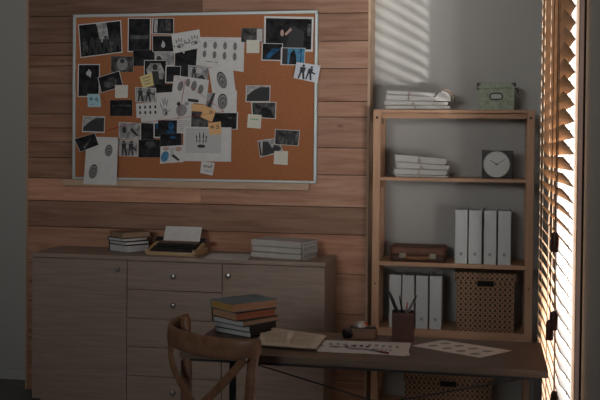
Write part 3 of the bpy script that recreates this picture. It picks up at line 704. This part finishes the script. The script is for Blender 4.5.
flat('paper_sheet', 'blank white sheet lying beside the typewriter on the sideboard', [(211, 253), (252, 254), (247, 260.8), (203, 259)], SH+.0007, 'paper')

# ------------------------------------------------------------------ typewriter
tw = thing('typewriter', 'portable tan and black typewriter with white paper on the sideboard', 'typewriter', (-1.77, 5.28, SH), -.06)
b = B(); w2 = .155
bx(b, -w2, w2, -.115, -.095, 0, .022, .006); bx(b, -w2, -w2+.022, -.115, .09, 0, .035, .006); bx(b, w2-.022, w2, -.115, .09, 0, .035, .006)
for s_ in (-1, 1):
    sweep(b, [(s_*(w2-.011), -.105, .012), (s_*(w2-.011), -.03, .036), (s_*(w2-.013), .06, .060)], .010, .012)
bx(b, -w2+.01, w2-.01, -.11, .10, 0, .012, .004)
obj('shell', b, M['twbody'], tw, smooth=True)
b = B(); bx(b, -w2+.025, w2-.025, -.095, .07, .011, .034, .003); bx(b, -w2+.03, w2-.03, -.02, .08, .03, .062, .008)
obj('mechanism', b, M['twblack'], tw)
b = B()
for r in range(4):
    for k in range(11):
        x = -.115+k*.023+r*.004-.006; y = -.085+r*.019; zz = .036+r*.007
        cyl(b, (x, y, zz-.008), (x, y, zz), .0075, seg=10)
obj('keys', b, M['twblack'], tw)
b = B(); cyl(b, (-w2-.002, .055, .072), (w2+.002, .055, .072), .017, seg=20)
pl = obj('platen', b, M['twblack'], tw, smooth=True)
b = B()
for s_ in (-1, 1): cyl(b, (s_*(w2+.002), .055, .072), (s_*(w2+.016), .055, .072), .013, seg=16)
obj('platen_knob', b, M['twbrown'], pl)
b = B(); cyl(b, (-w2+.004, .04, .080), (-w2-.025, .015, .095), .0025, seg=8); obj('carriage_lever', b, M['chrome'], tw)
obj('ribbon_cover', bx(B(), -w2+.03, w2-.03, .012, .030, .058, .072, .004), M['twbrown'], tw)
b = B(); pts = [(0, .036, .070), (0, .042, .088), (0, .060, .125), (0, .075, .152)]; vs = []
for (x, y, zz) in pts: vs.append([b.verts.new((-.105, y, zz)), b.verts.new((.122, y, zz)), b.verts.new((.122, y+.0006, zz)), b.verts.new((-.105, y+.0006, zz))])
for p, q in zip(vs, vs[1:]):
    for k in range(4): b.faces.new((p[k], p[(k+1) % 4], q[(k+1) % 4], q[k]))
b.faces.new(vs[0][::-1]); b.faces.new(vs[-1])
tag(obj('typing_paper', b, M['paper'], loc=tw.location, rotz=-.06), 'white sheet of paper rolled into the typewriter', 'paper')

# ------------------------------------------------------------------ bookshelf
SF = 5.40; SBK = 5.69; px0, px1 = -.650, .244; pw = .042
sh = thing('bookshelf', 'open pine bookshelf with five tiers in the corner between plank wall and window', 'shelf', ((px0+px1)/2, (SF+SBK)/2, 0))
def RS(bm): return rel(bm, sh)
ZT = 1.757
for x in (px0, px1-pw):
    for (ya, yb) in ((SF, SF+.034), (SBK-.034, SBK)):
        obj('post', RS(bx(B(), x, x+pw, ya, yb, 0, ZT, .002)), M['pine'], sh)
    for zz in (.08, .48, .84, 1.325, 1.70): obj('side_rung', RS(bx(B(), x+.008, x+pw-.008, SF+.034, SBK-.034, zz-.02, zz+.02, .001)), M['pineh'], sh)
    xi = x+pw if x < -.3 else x
    b = B()
    for k in range(24):
        zz = .1+k*.066; cyl(b, (xi-.0015, SF+.017, zz), (xi+.0006, SF+.017, zz), .004, seg=8); 
        cyl(b, (xi-.0015, SBK-.017, zz), (xi+.0006, SBK-.017, zz), .004, seg=8)
    obj('peg_holes', RS(b), M['dark'], sh)
b = B()
for x in (px0+pw/2, px1-pw/2):
    cyl(b, (x, SF-.0008, 1.712), (x, SF+.003, 1.712), .008, seg=12); cyl(b, (x, SF-.0008, .765), (x, SF+.003, .765), .005, seg=12)
obj('screw_cap', RS(b), M['leatherd'], sh)
tops = {'top': ZT, 's2': 1.373, 's3': .893, 's4': .514, 's5': .055}
for nm, zt, th in (('top', ZT, .018), ('s2', 1.373, .019), ('s3', .893, .024), ('s4', .514, .024), ('s5', .055, .022)):
    b = B(); bx(b, px0+pw+.0005, px1-pw-.0005, SF+.004, SBK-.002, zt-th, zt, .0015)
    if nm == 'top':
        bx(b, px0+pw+.0005, px1-pw-.0005, SF+.05, SF+.062, zt-.048, zt-th, .001)
    if nm == 's4': bx(b, px0+pw+.0005, px1-pw-.0005, SF+.008, SF+.02, zt-.045, zt-th, .001)
    obj('shelf_board', RS(b), M['pineh'], sh)

# folders on the shelves
G = 'document folders on top of the bookshelf'
z = ZT
for lb, x, L, H, a, s1 in (('lowest grey document folder on top of the bookshelf', -.405, .365, .022, .03, 0), ('second document folder up on the bookshelf top', -.41, .36, .024, -.03, .02),
       ('third document folder up, tied, on the bookshelf top', -.445, .28, .030, .02, .02), ('uppermost pale folder on the bookshelf top beside the green box', -.435, .275, .022, -.05, .02)):
    bundle(lb, (x, SF+.14, z), a, L, .22, H, G, -.04, s0=globals().get('sl0', 0), s1=globals().get('sl0', 0)+s1); sl0 = globals().get('sl0', 0)+s1; z += H+.0014
# rolled papers under a curled card cover at the right end of the pile
cu = thing('rolled_folder', 'curled folder with rolled papers arching over the right end of the bookshelf top pile', 'folder', (atY(443, 98, SF+.03).x+.052, SF+.03, ZT+.0495))
b = B(); n = 20; fr_ = [b.verts.new((-.052+.046*math.cos(math.pi*k/n)*1.0+.0, .0, .056*math.sin(math.pi*k/n)-.0)) for k in range(n+1)]
bk_ = [b.verts.new((v.co.x, .16, v.co.z)) for v in fr_]
b.faces.new(fr_); b.faces.new(bk_[::-1])
for k in range(n+1): b.faces.new((fr_[k], bk_[k], bk_[(k+1) % (n+1)], fr_[(k+1) % (n+1)]))
obj('rolled_papers', b, M['foldpaper'], cu)
b = B(); o_ = []; 
for k in range(n+1):
    a = math.pi*(.62-.62*k/n); w_ = .001+.010*math.sin(math.pi*k/n)
    o_.append([b.verts.new((-.052+(.049+q_)*math.cos(a)+.010*(k/n), y_, .001+(.058+q_)*math.sin(a))) for q_, y_ in ((0, -.002), (w_, -.002), (w_, .16), (0, .16))])
for p, q in zip(o_, o_[1:]):
    for k in range(4): b.faces.new((p[k], p[(k+1) % 4], q[(k+1) % 4], q[k]))
b.faces.new(o_[0][::-1]); b.faces.new(o_[-1]); obj('card_cover', b, M['curl'], cu)
G = 'document folders on the second shelf'
z = 1.373
sl = 0
for lb, x, L, H, a, ds in (('thin dark-edged folder at the bottom of the pile beside the clock', -.375, .30, .012, .02, .0), ('second tied folder from the bottom beside the clock', -.385, .30, .031, .02, .02),
                    ('third tied folder up in the pile beside the clock', -.375, .30, .032, .05, .03), ('top tied folder of the pile beside the clock', -.385, .29, .040, .03, .02)):
    t = bundle(lb, (x, SF+.13, z), a, L, .21, H, G, -.03, s0=sl, s1=sl+ds); sl += ds; z += H+.0016

# green box
gb = thing('storage_box', 'speckled green storage box with black metal corners on top of the bookshelf', 'box', (.033, SF+.13, ZT))
gl, gr = -.099, .099
obj('box_body', bx(B(), gl, gr, -.09, .09, 0, .122, .002), M['greenbox'], gb)
lid = obj('lid', bx(B(), gl-.008, gr+.008, -.098, .098, .122, .151, .002), M['greenbox'], gb)
b = B()
for s_ in (-1, 1):
    x = s_*(gr+.008)
    for yy in (-1, 1):
        y = yy*.098
        # triangular metal corner plates
        v = [b.verts.new(p) for p in ((x, y+yy*.001, .1515), (x-s_*.026, y+yy*.001, .1515), (x, y+yy*.001, .126))]; b.faces.new(v)
        v = [b.verts.new(p) for p in ((x+s_*.001, y, .1515), (x+s_*.001, y-yy*.026, .1515), (x+s_*.001, y, .126))]; b.faces.new(v)
        v = [b.verts.new(p) for p in ((x, y, .1522), (x-s_*.026, y, .1522), (x, y-yy*.026, .1522))]; b.faces.new(v)
        v = [b.verts.new(p) for p in ((x+s_*.001, y+yy*.001, .1515), (x+s_*.001, y+yy*.001, .132), (x-s_*.012, y+yy*.0012, .132), (x-s_*.012, y+yy*.0012, .1515))]; b.faces.new(v)
obj('corner_plate', b, M['corner'], lid)
b = B(); sweep(b, curve_pts([(-.032, -.093, .085), (-.034, -.093, .070), (-.022, -.093, .060), (.022, -.093, .060), (.034, -.093, .070), (.032, -.093, .085), (.02, -.093, .093), (-.02, -.093, .093), (-.032, -.093, .085)], 32), .003, .006, up=(0, 1, 0))
lh = obj('label_holder', b, M['corner'], gb, smooth=True)
obj('label_card', bx(B(), -.026, .026, -.0915, -.0903, .066, .088), M['inkl'], lh)
b = B(); sweep(b, [(gr+.006, -.075, .124), (gr+.018, -.078, .112), (gr+.024, -.078, .090)], .003, .005); obj('pull_tab', b, M['corner'], gb)

# clock
ck = thing('desk_clock', 'square black desk clock with round pale face on the second shelf', 'clock', (.0445, SF+.08, 1.373))
cs = .172
obj('case', bx(B(), -cs/2, cs/2, -.02, .02, 0, .158, .003), M['clockblack'], ck)
RX = Matrix.Translation((-.004, -.0201, .080)) @ Matrix.Rotation(math.pi/2, 4, 'X')
obj('bezel', lathe(B(), [(.073, 0), (.0755, 0), (.0755, .003), (.072, .004)], 48, mtx=RX, ring=True), M['clockring'], ck)
b = lathe(B(), [(.0715, 0), (.0715, .0025), (.0001, .0026)], 48, mtx=RX)
fc = obj('dial', b, M['clockface'], ck)
b = B()
for k in range(12):
    a = k*math.pi/6; c, s_ = math.sin(a), math.cos(a); cyl(b, (-.004+.060*c, -.0232, .080+.060*s_), (-.004+.066*c, -.0232, .080+.066*s_), .0007, seg=5)
obj('hour_marks', b, M['ink'], fc)
for nm, a, L, r in (('hour_hand', math.radians(-57), .044, .0016), ('minute_hand', math.radians(57), .060, .0011)):
    c, s_ = math.sin(a), math.cos(a); obj(nm, cyl(cyl(B(), (-.004-.008*c, -.0245, .080-.008*s_), (-.004+L*c, -.0245, .080+L*s_), r*1.4, r*.7, 8), (-.004, -.022, .08), (-.004, -.026, .08), .004, seg=12), M['ink'], fc)

# binders
def binder(label, x, z, W, H, D, m, group):
    t = thing('ring_binder', label, 'binder', (x, SF+.02, z), 0, group)
    b = B(); bx(b, 0, W, 0, .004, 0, H, .0015); bx(b, 0, .0025, .003, D, 0, H, .0008); bx(b, W-.0025, W, .003, D, 0, H, .0008)
    obj('binder_cover', b, M[m], t); obj('page_block', bx(B(), .006, W-.008, .012, D-.01, .008, H-.014), M['foldedge'], t)
    b = lathe(B(), [(.0075, 0), (.010, 0), (.010, .0012), (.0075, .0012)], 20, mtx=Matrix.Translation((W/2, -.0002, .055)) @ Matrix.Rotation(math.pi/2, 4, 'X'), ring=True)
    r = obj('finger_ring', b, M['chrome'], t); cyl2 = lathe(B(), [(.0072, 0), (.0072, .0006)], 20, mtx=Matrix.Translation((W/2, -.0002, .055)) @ Matrix.Rotation(math.pi/2, 4, 'X'))
    obj('finger_hole', cyl2, M['inkg'], r); return t
def XB(px, y=240): return atY(px, y, SF+.02).x
G = 'white binders on the third shelf'
for lb, a, c in (('white ring binder on the third shelf, leftmost of the four', 455, 467.3), ('white ring binder on the third shelf, second from the suitcase', 468.7, 481.5),
                 ('white ring binder on the third shelf, third from the suitcase', 483.8, 496.2), ('white ring binder on the third shelf, rightmost of the four', 498, 510.7)):
    binder(lb, XB(a), .893, XB(c)-XB(a), .302, .24, 'binder', G)
G = 'pale binders on the fourth shelf'
for lb, a, c in (('pale binder on the fourth shelf, leftmost behind the pens', 389.2, 401), ('pale binder on the fourth shelf, second from the left post', 402.2, 414),
                 ('pale binder on the fourth shelf, third from the left post', 415.8, 427.8), ('pale binder on the fourth shelf, next to the woven basket', 429.6, 441.6)):
    x0_ = atY(a, 300, SF+.02).x; binder(lb, x0_, .514, atY(c, 300, SF+.02).x-x0_, .302, .24, 'binderg', G)

# leather case
lc = thing('leather_case', 'low brown leather case with two clasps lying on the third shelf', 'case', (atY(418, 263, SF+.02).x-.003, SF+.13, .893), 0)
hw = (atY(447, 255, SF+.02).x-atY(390.5, 255, SF+.02).x)/2
def rounded(hw_, hd, z0, z1, n=9, bulge=.0, rr=.03, top=None):
    b = B(); rings = []
    def outline(x_, y_):
        o = []
        for (cx, cy, a0) in ((x_-rr, y_-rr, 0), (-x_+rr, y_-rr, 90), (-x_+rr, -y_+rr, 180), (x_-rr, -y_+rr, 270)):
            for k in range(n): a = math.radians(a0+90*k/(n-1)); o.append((cx+rr*math.cos(a), cy+rr*math.sin(a)))
        return o
    for f, zz in ((.96, 0), (1, .12), (1.0+bulge, .4), (1, .75), (.985, .9), (.95, .98), (.90, 1.0)):
        ring = []
        for (x, y) in outline(hw_*f, hd*f):
            z_ = z0+(z1-z0)*zz
            if top and zz > .5: z_ += top*(x/hw_)**2*math.copysign(1, 1)*(zz-.5)*2
            ring.append(b.verts.new((x, y, z_)))
        rings.append(ring)
    N = len(rings[0])
    for p, q in zip(rings, rings[1:]):
        for k in range(N): b.faces.new((p[k], p[(k+1) % N], q[(k+1) % N], q[k]))
    b.faces.new(rings[0][::-1]); b.faces.new(rings[-1]); return b
obj('case_base', rounded(hw*.985, .11, 0, .044, bulge=.008), M['leatherd'], lc, smooth=True)
b = rounded(hw*1.0, .112, .040, .078, bulge=.004, top=.008)
obj('case_lid', b, M['leather'], lc, smooth=True)
for s_ in (-1, 1):
    b = B(); bx(b, s_*.085-.018, s_*.085+.018, -.121, -.109, .022, .050, .002); bx(b, s_*.085-.012, s_*.085+.012, -.124, -.12, .028, .044, .001)
    obj('clasp', b, M['clasp'], lc)
b = B(); sweep(b, curve_pts([(-.062, -.112, .032), (-.055, -.124, .026), (0, -.127, .024), (.055, -.124, .026), (.062, -.112, .032)], 16), .006, .009); obj('handle', b, M['handle'], lc, smooth=True)

# woven baskets
def basket(label, xa, xb, z0, H, grp, D=.25):
    t = thing('woven_basket', label, 'basket', ((xa+xb)/2, SF+.02, z0), 0, grp); hw_ = (xb-xa)/2; hl = .035
    b = B(); hx, hz0, hz1 = .046, H-.078, H-.045      # front wall with a slot for the handle
    bx(b, -hw_, -hx, 0, .006, 0, H-hl); bx(b, hx, hw_, 0, .006, 0, H-hl); bx(b, -hx, hx, 0, .006, 0, hz0); 
    if H-hl > hz1: bx(b, -hx, hx, 0, .006, hz1, H-hl)
    bx(b, -hw_, -hw_+.006, .006, D, 0, H-hl); bx(b, hw_-.006, hw_, .006, D, 0, H-hl); bx(b, -hw_+.006, hw_-.006, D-.006, D, 0, H-hl); bx(b, -hw_+.006, hw_-.006, .006, D-.006, 0, .006)
    obj('basket_body', b, M['weave'], t)
    b = B(); bx(b, -hw_-.010, hw_+.010, -.010, D+.008, H-hl+.0005, H, .003)
    if True:
        b2 = B(); bx(b2, -hw_-.010, -hx, -.010, -.002, H-.05, H-hl); bx(b2, hx, hw_+.010, -.010, -.002, H-.05, H-hl)
        me = bpy.data.meshes.new('t'); b2.to_mesh(me); b2.free(); b.from_mesh(me); bpy.data.meshes.remove(me)
    obj('lid', b, M['weave'], t)
    b = B(); bx(b, -hx-.003, hx+.003, -.003, .0, hz1-.003, hz1+.001); bx(b, -hx-.003, hx+.003, -.003, .0, hz0-.002, hz0+.002)
    obj('handle_trim', b, M['basketrim'], t)
    obj('slot_shade', bx(B(), -hx-.01, hx+.01, .012, .014, hz0-.02, hz1+.008), M['dark'], t); return t  # black sheet behind the slot, standing in for the shade inside the basket
xb_ = lambda p, y: atY(p, y, SF+.02).x
basket('woven brown basket with lid on the fourth shelf beside the pale binders', xb_(456.5, 300), xb_(514.5, 300), .514, .332, 'woven baskets')
basket('wider woven basket on the bottom shelf, seen under the desk', xb_(405, 385), xb_(492, 385), .055, .215, 'woven baskets')

# ------------------------------------------------------------------ desk
DX0, DX1, DY0, DY1, DZ = -1.175, .219, 3.535, 4.03, .75
dk = thing('desk', 'narrow dark wood desk with thin black metal legs in front of the bookshelf', 'desk', ((DX0+DX1)/2, (DY0+DY1)/2, 0))
def RD(bm): return rel(bm, dk)
obj('desktop', RD(bx(B(), DX0, DX1, DY0, DY1, DZ-.027, DZ, .0015)), M['desk'], dk)
b = B(); q = .014
for (ya, yb) in ((DY0+.02, DY0+.04), (DY1-.04, DY1-.02)): bx(b, DX0+.02, DX1-.02, ya, yb, DZ-.041, DZ-.0275)
for (xa, xb) in ((DX0+.02, DX0+.04), (DX1-.04, DX1-.02)): bx(b, xa, xb, DY0+.04, DY1-.04, DZ-.041, DZ-.0275)
obj('underframe', RD(b), M['blackmetal'], dk)
lxs = [(DX0+.0, DX0+.026), (DX1-.046, DX1-.02)]
for i, (xa, xb) in enumerate(lxs):
    for (ya, yb) in ((DY0+.02, DY0+.045), (DY1-.045, DY1-.02)):
        if i == 0 and ya > 3.8: xa2, xb2 = -1.097, -1.072
        else: xa2, xb2 = xa, xb
        obj('leg', RD(bx(B(), xa2, xb2, ya, yb, 0, DZ-.041)), M['blackmetal'], dk)
yb_ = DY1-.03
for (p0, p1) in (((-1.075, yb_, .625), (DX1-.04, yb_, .315)), ((DX1-.04, yb_, .613), (-1.075, yb_, .313))):
    obj('cross_brace', RD(cyl(B(), p0, p1, .0035, seg=8)), M['blackmetal'], dk)

# things on the desk
# aged documents: irregular wavy sheets
def wavy(pts, z, n=14, amp=.0025, th=.0008, jag=.002, seed=1):
    rnd = random.Random(seed); P = [atZ(x, y, z) for x, y in pts]; b = B(); g = []
    for j in range(n+1):
        row = []
        for i in range(n+1):
            u, v = i/n, j/n; p = (P[0]*(1-u)+P[1]*u)*(1-v)+(P[3]*(1-u)+P[2]*u)*v
            k = 1 if (i in (0, n) or j in (0, n)) else 0
            p = p+Vector((rnd.uniform(-jag, jag)*k, rnd.uniform(-jag, jag)*k, 0))
            p.z = z+amp*(.5+.5*noise.noise(Vector((u*3+seed, v*3, .5))))+.006*max(0, abs(u-.5)*2-.75)*(1 if v > .3 else .3)
            row.append(b.verts.new(p))
        g.append(row)
    for j in range(n):
        for i in range(n): b.faces.new((g[j][i], g[j+1][i], g[j+1][i+1], g[j][i+1]))
    ret = bmesh.ops.extrude_face_region(b, geom=b.faces[:])
    for v in [x for x in ret['geom'] if isinstance(x, bmesh.types.BMVert)]: v.co.z -= th
    return b, P
G = 'aged papers on the desk'
for i, (pts, z, lb) in enumerate((
        ([(264, 328), (322, 335), (313, 349.5), (259, 345)], .7512, 'lowest brown aged sheet of the pile in front of the stacked books'),
        ([(266, 328), (327, 336), (317, 349.5), (262, 346)], .7562, 'middle brown aged sheet of the pile in front of the stacked books'),
        ([(262, 326.5), (326.5, 335.5), (316.5, 348.8), (258, 344.5)], .7615, 'top aged sheet with faded print in front of the stacked books'))):
    b, P = wavy(pts, z, seed=i+3, amp=.0022 if i == 2 else .0018)
    c = sum(P, Vector())/4; c.z = z
    b.transform(Matrix.Translation(-c)); o = obj('aged_paper', b, [M['old'], M['oldtext']], loc=c)
    tag(o, lb, 'paper', G)
    if i == 2:
        b = B(); rnd = random.Random(2)
        for col_ in range(2):
            for k in range(13):
                v = .12+k*.06
                x0u = .10+col_*.42
                for s_ in range(4):
                    u0 = x0u+s_*.09; u1 = u0+rnd.uniform(.06, .085)
                    vv = [(P[0]*(1-u)+P[1]*u)*(1-w_)+(P[3]*(1-u)+P[2]*u)*w_ for u, w_ in ((u0, v), (u1, v), (u1, v+.022), (u0, v+.022))]
                    b.faces.new([b.verts.new(Vector((p.x, p.y, z+.0030))) for p in vv][::-1])
        b.transform(Matrix.Translation(-c)); obj('faded_print', b, M['oldtext'], o)
# white sheets with hand prints
G = 'white sheets on the desk'
flat('paper_sheet', 'lowest white sheet of the handprint pile on the desk', [(321, 342), (407, 344), (410, 355.5), (318, 351.5)], .7512, 'paper', None, G)
flat('paper_sheet', 'second white sheet of the handprint pile on the desk', [(324, 341), (411, 343.2), (407, 356), (317, 350.5)], .7522, 'paper', None, G)
def dh(s):
    s.hand(.22, .62, .75, 'inkg', -1); s.hand(.45, .68, .7, 'ink', 1, False); s.ell(.42, .7, .12, .1, 'inkg')
    for k in range(5): s.rect(.54+.08*k, .22+.02*k, .575+.08*k, .42+.02*k, 'inkg')
    for k in range(4): s.rect(.66+.05*k, .6, .685+.05*k, .75, 'inkg')
flat('paper_sheet', 'top white sheet with grey handprints in the middle of the desk', [(323, 340), (410.5, 342.8), (404, 356), (317.5, 349.5)], .7532, 'paper', dh, G)
def df(s):
    for r in range(2):
        for k in range(4): s.ell(.17+.22*k, .3+.38*r+.03*k, .055, .12, 'inkg')
flat('paper_sheet', 'white sheet with eight fingerprints at the right of the desk', [(443, 340), (512, 350.6), (480, 357.6), (412, 345.6)], .7512, 'paper', df)
# red-tipped marker lying on the sheet
mk = thing('marker_pen', 'dark red capped marker lying on the handprint sheets', 'pen', atZ(383, 351.5, .7535))
a0 = atZ(388.5, 353, .758)-mk.location; a1 = atZ(364, 349, .758)-mk.location; mid = a0.lerp(a1, .38)
obj('barrel', cyl(B(), mid, a1, .0035, .002, 12), M['pengrey'], mk); obj('cap', cyl(B(), a0, mid, .0045, .0045, 12), mat('dark_red_cap', (.12, .02, .015), .4), mk)

# pen cup with pens
pc = atZ(402.3, 339.5, .75)
pcw = .0455
cup = thing('pen_cup', 'square dark brown leather pen cup on the desk', 'pen holder', (pc.x, pc.y+.02, .75), .12)
b = B(); hgt = .114
for (xa, xb, ya, yb) in ((-pcw, pcw, -.04, -.036), (-pcw, pcw, .036, .04), (-pcw, -pcw+.004, -.036, .036), (pcw-.004, pcw, -.036, .036)): bx(b, xa, xb, ya, yb, 0, hgt, .0012)
bx(b, -pcw+.003, pcw-.003, -.037, .037, .0, .005)
obj('cup_wall', b, M['leatherd'], cup)
b = B(); 
for zz in (.006, hgt-.006): bx(b, -pcw-.0004, pcw+.0004, -.0406, -.0398, zz-.0006, zz+.0006)
obj('stitching', b, M['leather'], cup)
def pen(name, label, x0, y0, x1, y1, r, m, tip, Y=None, cat='pen'):
    """pen standing in the cup; base point inside the cup, top seen at the given pixel"""
    Y1 = Y or pc.y+.02
    a = Vector((x0, y0, .757)); e = atY(x1, y1, Y1); c = a.copy(); t = thing(name, label, cat, c, 0, 'pens in the cup')
    d_ = e-a; obj('barrel', cyl(B(), (0, 0, 0), d_*.86, r, r, 12), M[m], t); obj('tip', cyl(B(), d_*.86, d_, r*.95, r*.45, 12), M[tip], t)
cx0, cy0 = pc.x, pc.y+.02
pen('marker_pen', 'thick black marker leaning left in the pen cup', cx0+.022, cy0-.008, 389.0, 291.5, .0075, 'penblack', 'penblack')
pen('ballpoint_pen', 'slim black pen standing upright in the pen cup', cx0+.014, cy0+.012, 399.5, 295.5, .0042, 'penblack', 'penblack')
pen('pencil', 'short red-tipped pencil in the middle of the pen cup', cx0-.006, cy0-.018, 407.8, 302, .0038, 'pengrey', 'redplastic', cat='pencil')
pen('felt_pen', 'dark grey pen leaning right in the pen cup', cx0-.026, cy0+.004, 416.5, 295.5, .0055, 'pengrey', 'penblack')

# camera lying on the desk
cl_ = atZ(361, 339.5, .75)
cm = thing('vintage_camera', 'small vintage film camera in tan leather with silver top on the desk', 'camera', (cl_.x+.004, cl_.y+.03, .75), .10)
o = obj('body', rounded(.060, .026, .0, .044, rr=.02), M['camleather'], cm, smooth=True)
obj('top_plate', rounded(.054, .022, .042, .050, rr=.018), M['lens'], cm, smooth=True)
b = B(); lathe(b, [(.026, .048), (.027, .058), (.022, .066), (.015, .070), (.003, .0705)], 24, mtx=Matrix.Translation((-.006, 0, 0)) @ Matrix.Scale(1.0, 4)); obj('viewfinder_hump', b, M['silver'], cm, smooth=True)
obj('shutter_dial', lathe(B(), [(.008, .056), (.008, .068), (.006, .070)], 16, mtx=Matrix.Translation((.012, -.012, 0))), M['redplastic'], cm)
b = B(); lathe(b, [(.0195, 0), (.021, .003), (.021, .012), (.0195, .016), (.0195, .030), (.018, .032), (.015, .032), (.013, .026)], 24, mtx=Matrix.Translation((-.050, -.012, .0215)) @ Matrix.Rotation(math.radians(-62), 4, 'Z') @ Matrix.Rotation(math.pi/2, 4, 'X'))
obj('lens', b, M['lens'], cm, smooth=True)

# ------------------------------------------------------------------ chair
ct = atY(215, 345, 3.42)
CA = math.radians(31)     # turned so that its left end is further away
# local frame: x along the back (left to right), y = facing direction, back at y=0
right_top = Vector((-.800, 3.33, 0)); 
ch = thing('crossback_chair', 'brown wooden crossback chair seen from behind at the left end of the desk', 'chair', (-1.045, 3.40, 0), -CA)
hwid = .215
def lp(x, y, z): return Vector((x, y, z))
# curved top rail
ctrl = [(-.245, .150, .848), (-.245, .075, .832), (-.195, .015, .818), (-.09, -.018, .815), (.05, -.028, .816), (.17, -.010, .820), (.235, .025, .826), (.250, .060, .830)]
pts = curve_pts(ctrl, 40)
N_ = len(pts); rhs = [.036*(.62+.38*math.sin(math.pi*min(1, (.10+i/(N_-1)*.8))))+.004 for i in range(N_)]
rws = [.0115]*N_
b = B(); sweep(b, pts, rws, rhs, n=16, power=3.2)
obj('top_rail', b, M['chair'], ch, smooth=True)
# rear posts run from floor up into the rail
for s_ in (-1, 1):
    yt = .075 if s_ < 0 else .050
    p = curve_pts([(-.165, -.01, 0), (-.16, .01, .22), (-.155, .05, .45), (-.165, .075, .62), (-.212, .105, .868)] if s_ < 0 else [(.225, -.02, 0), (.228, -.005, .22), (.232, .015, .45), (.235, .022, .62), (.235, .040, .80)], 20)
    b = B(); sweep(b, p, .021, .016, up=(0, 1, 0), n=12, power=2.6); obj('rear_leg', b, M['chair'], ch, smooth=True)
# crossed bent slats
for s_ in (-1, 1):
    yt = .045 if s_ < 0 else .022
    p = curve_pts([(s_*.225+.005, yt-.01, .80), (s_*.15, -.012+(.006 if s_ > 0 else 0), .71), (s_*.03, -.022+(.008 if s_ > 0 else 0), .60), (-s_*.10, .0, .52), (-s_*.178, .030, .47)], 24)
    b = B(); sweep(b, p, .016, .0045, up=(0, 1, 0), n=12, power=3); obj('cross_slat', b, M['chair'], ch, smooth=True)
b = B()
for s_ in (-1, 1): lathe(b, [(.006, 0), (.006, .003), (.003, .0045)], 10, mtx=Matrix.Translation((s_*.235+.002, (.008 if s_ > 0 else .040)-.006, .792)) @ Matrix.Rotation(math.pi/2, 4, 'X'))
obj('bolt', b, M['chrome'], ch)
b = B(); n = 32; rings = []
for f, zz in ((.94, .435), (1, .440), (1, .458), (.96, .466), (.5, .462), (.02, .458)):
    rings.append([b.verts.new((.215*f*math.copysign(abs(math.cos(t))**.62, math.cos(t)), .235+.215*f*math.copysign(abs(math.sin(t))**.62, math.sin(t)), zz)) for t in [2*math.pi*k/n for k in range(n)]])
for p, q_ in zip(rings, rings[1:]):
    for k in range(n): b.faces.new((p[k], p[(k+1) % n], q_[(k+1) % n], q_[k]))
b.faces.new(rings[0][::-1]); b.faces.new(rings[-1]); obj('seat', b, M['chair'], ch, smooth=True)
for s_ in (-1, 1):
    b = B(); sweep(b, [(s_*.165, .40, .44), (s_*.172, .41, .2), (s_*.178, .42, 0)], [.018, .016, .012], [.018, .016, .012], up=(0, 1, 0), n=12, power=2.2); obj('front_leg', b, M['chair'], ch, smooth=True)
    b = B(); cyl(b, (s_*.186, .005, .2), (s_*.172, .40, .2), .009, seg=10); obj('stretcher', b, M['chair'], ch)
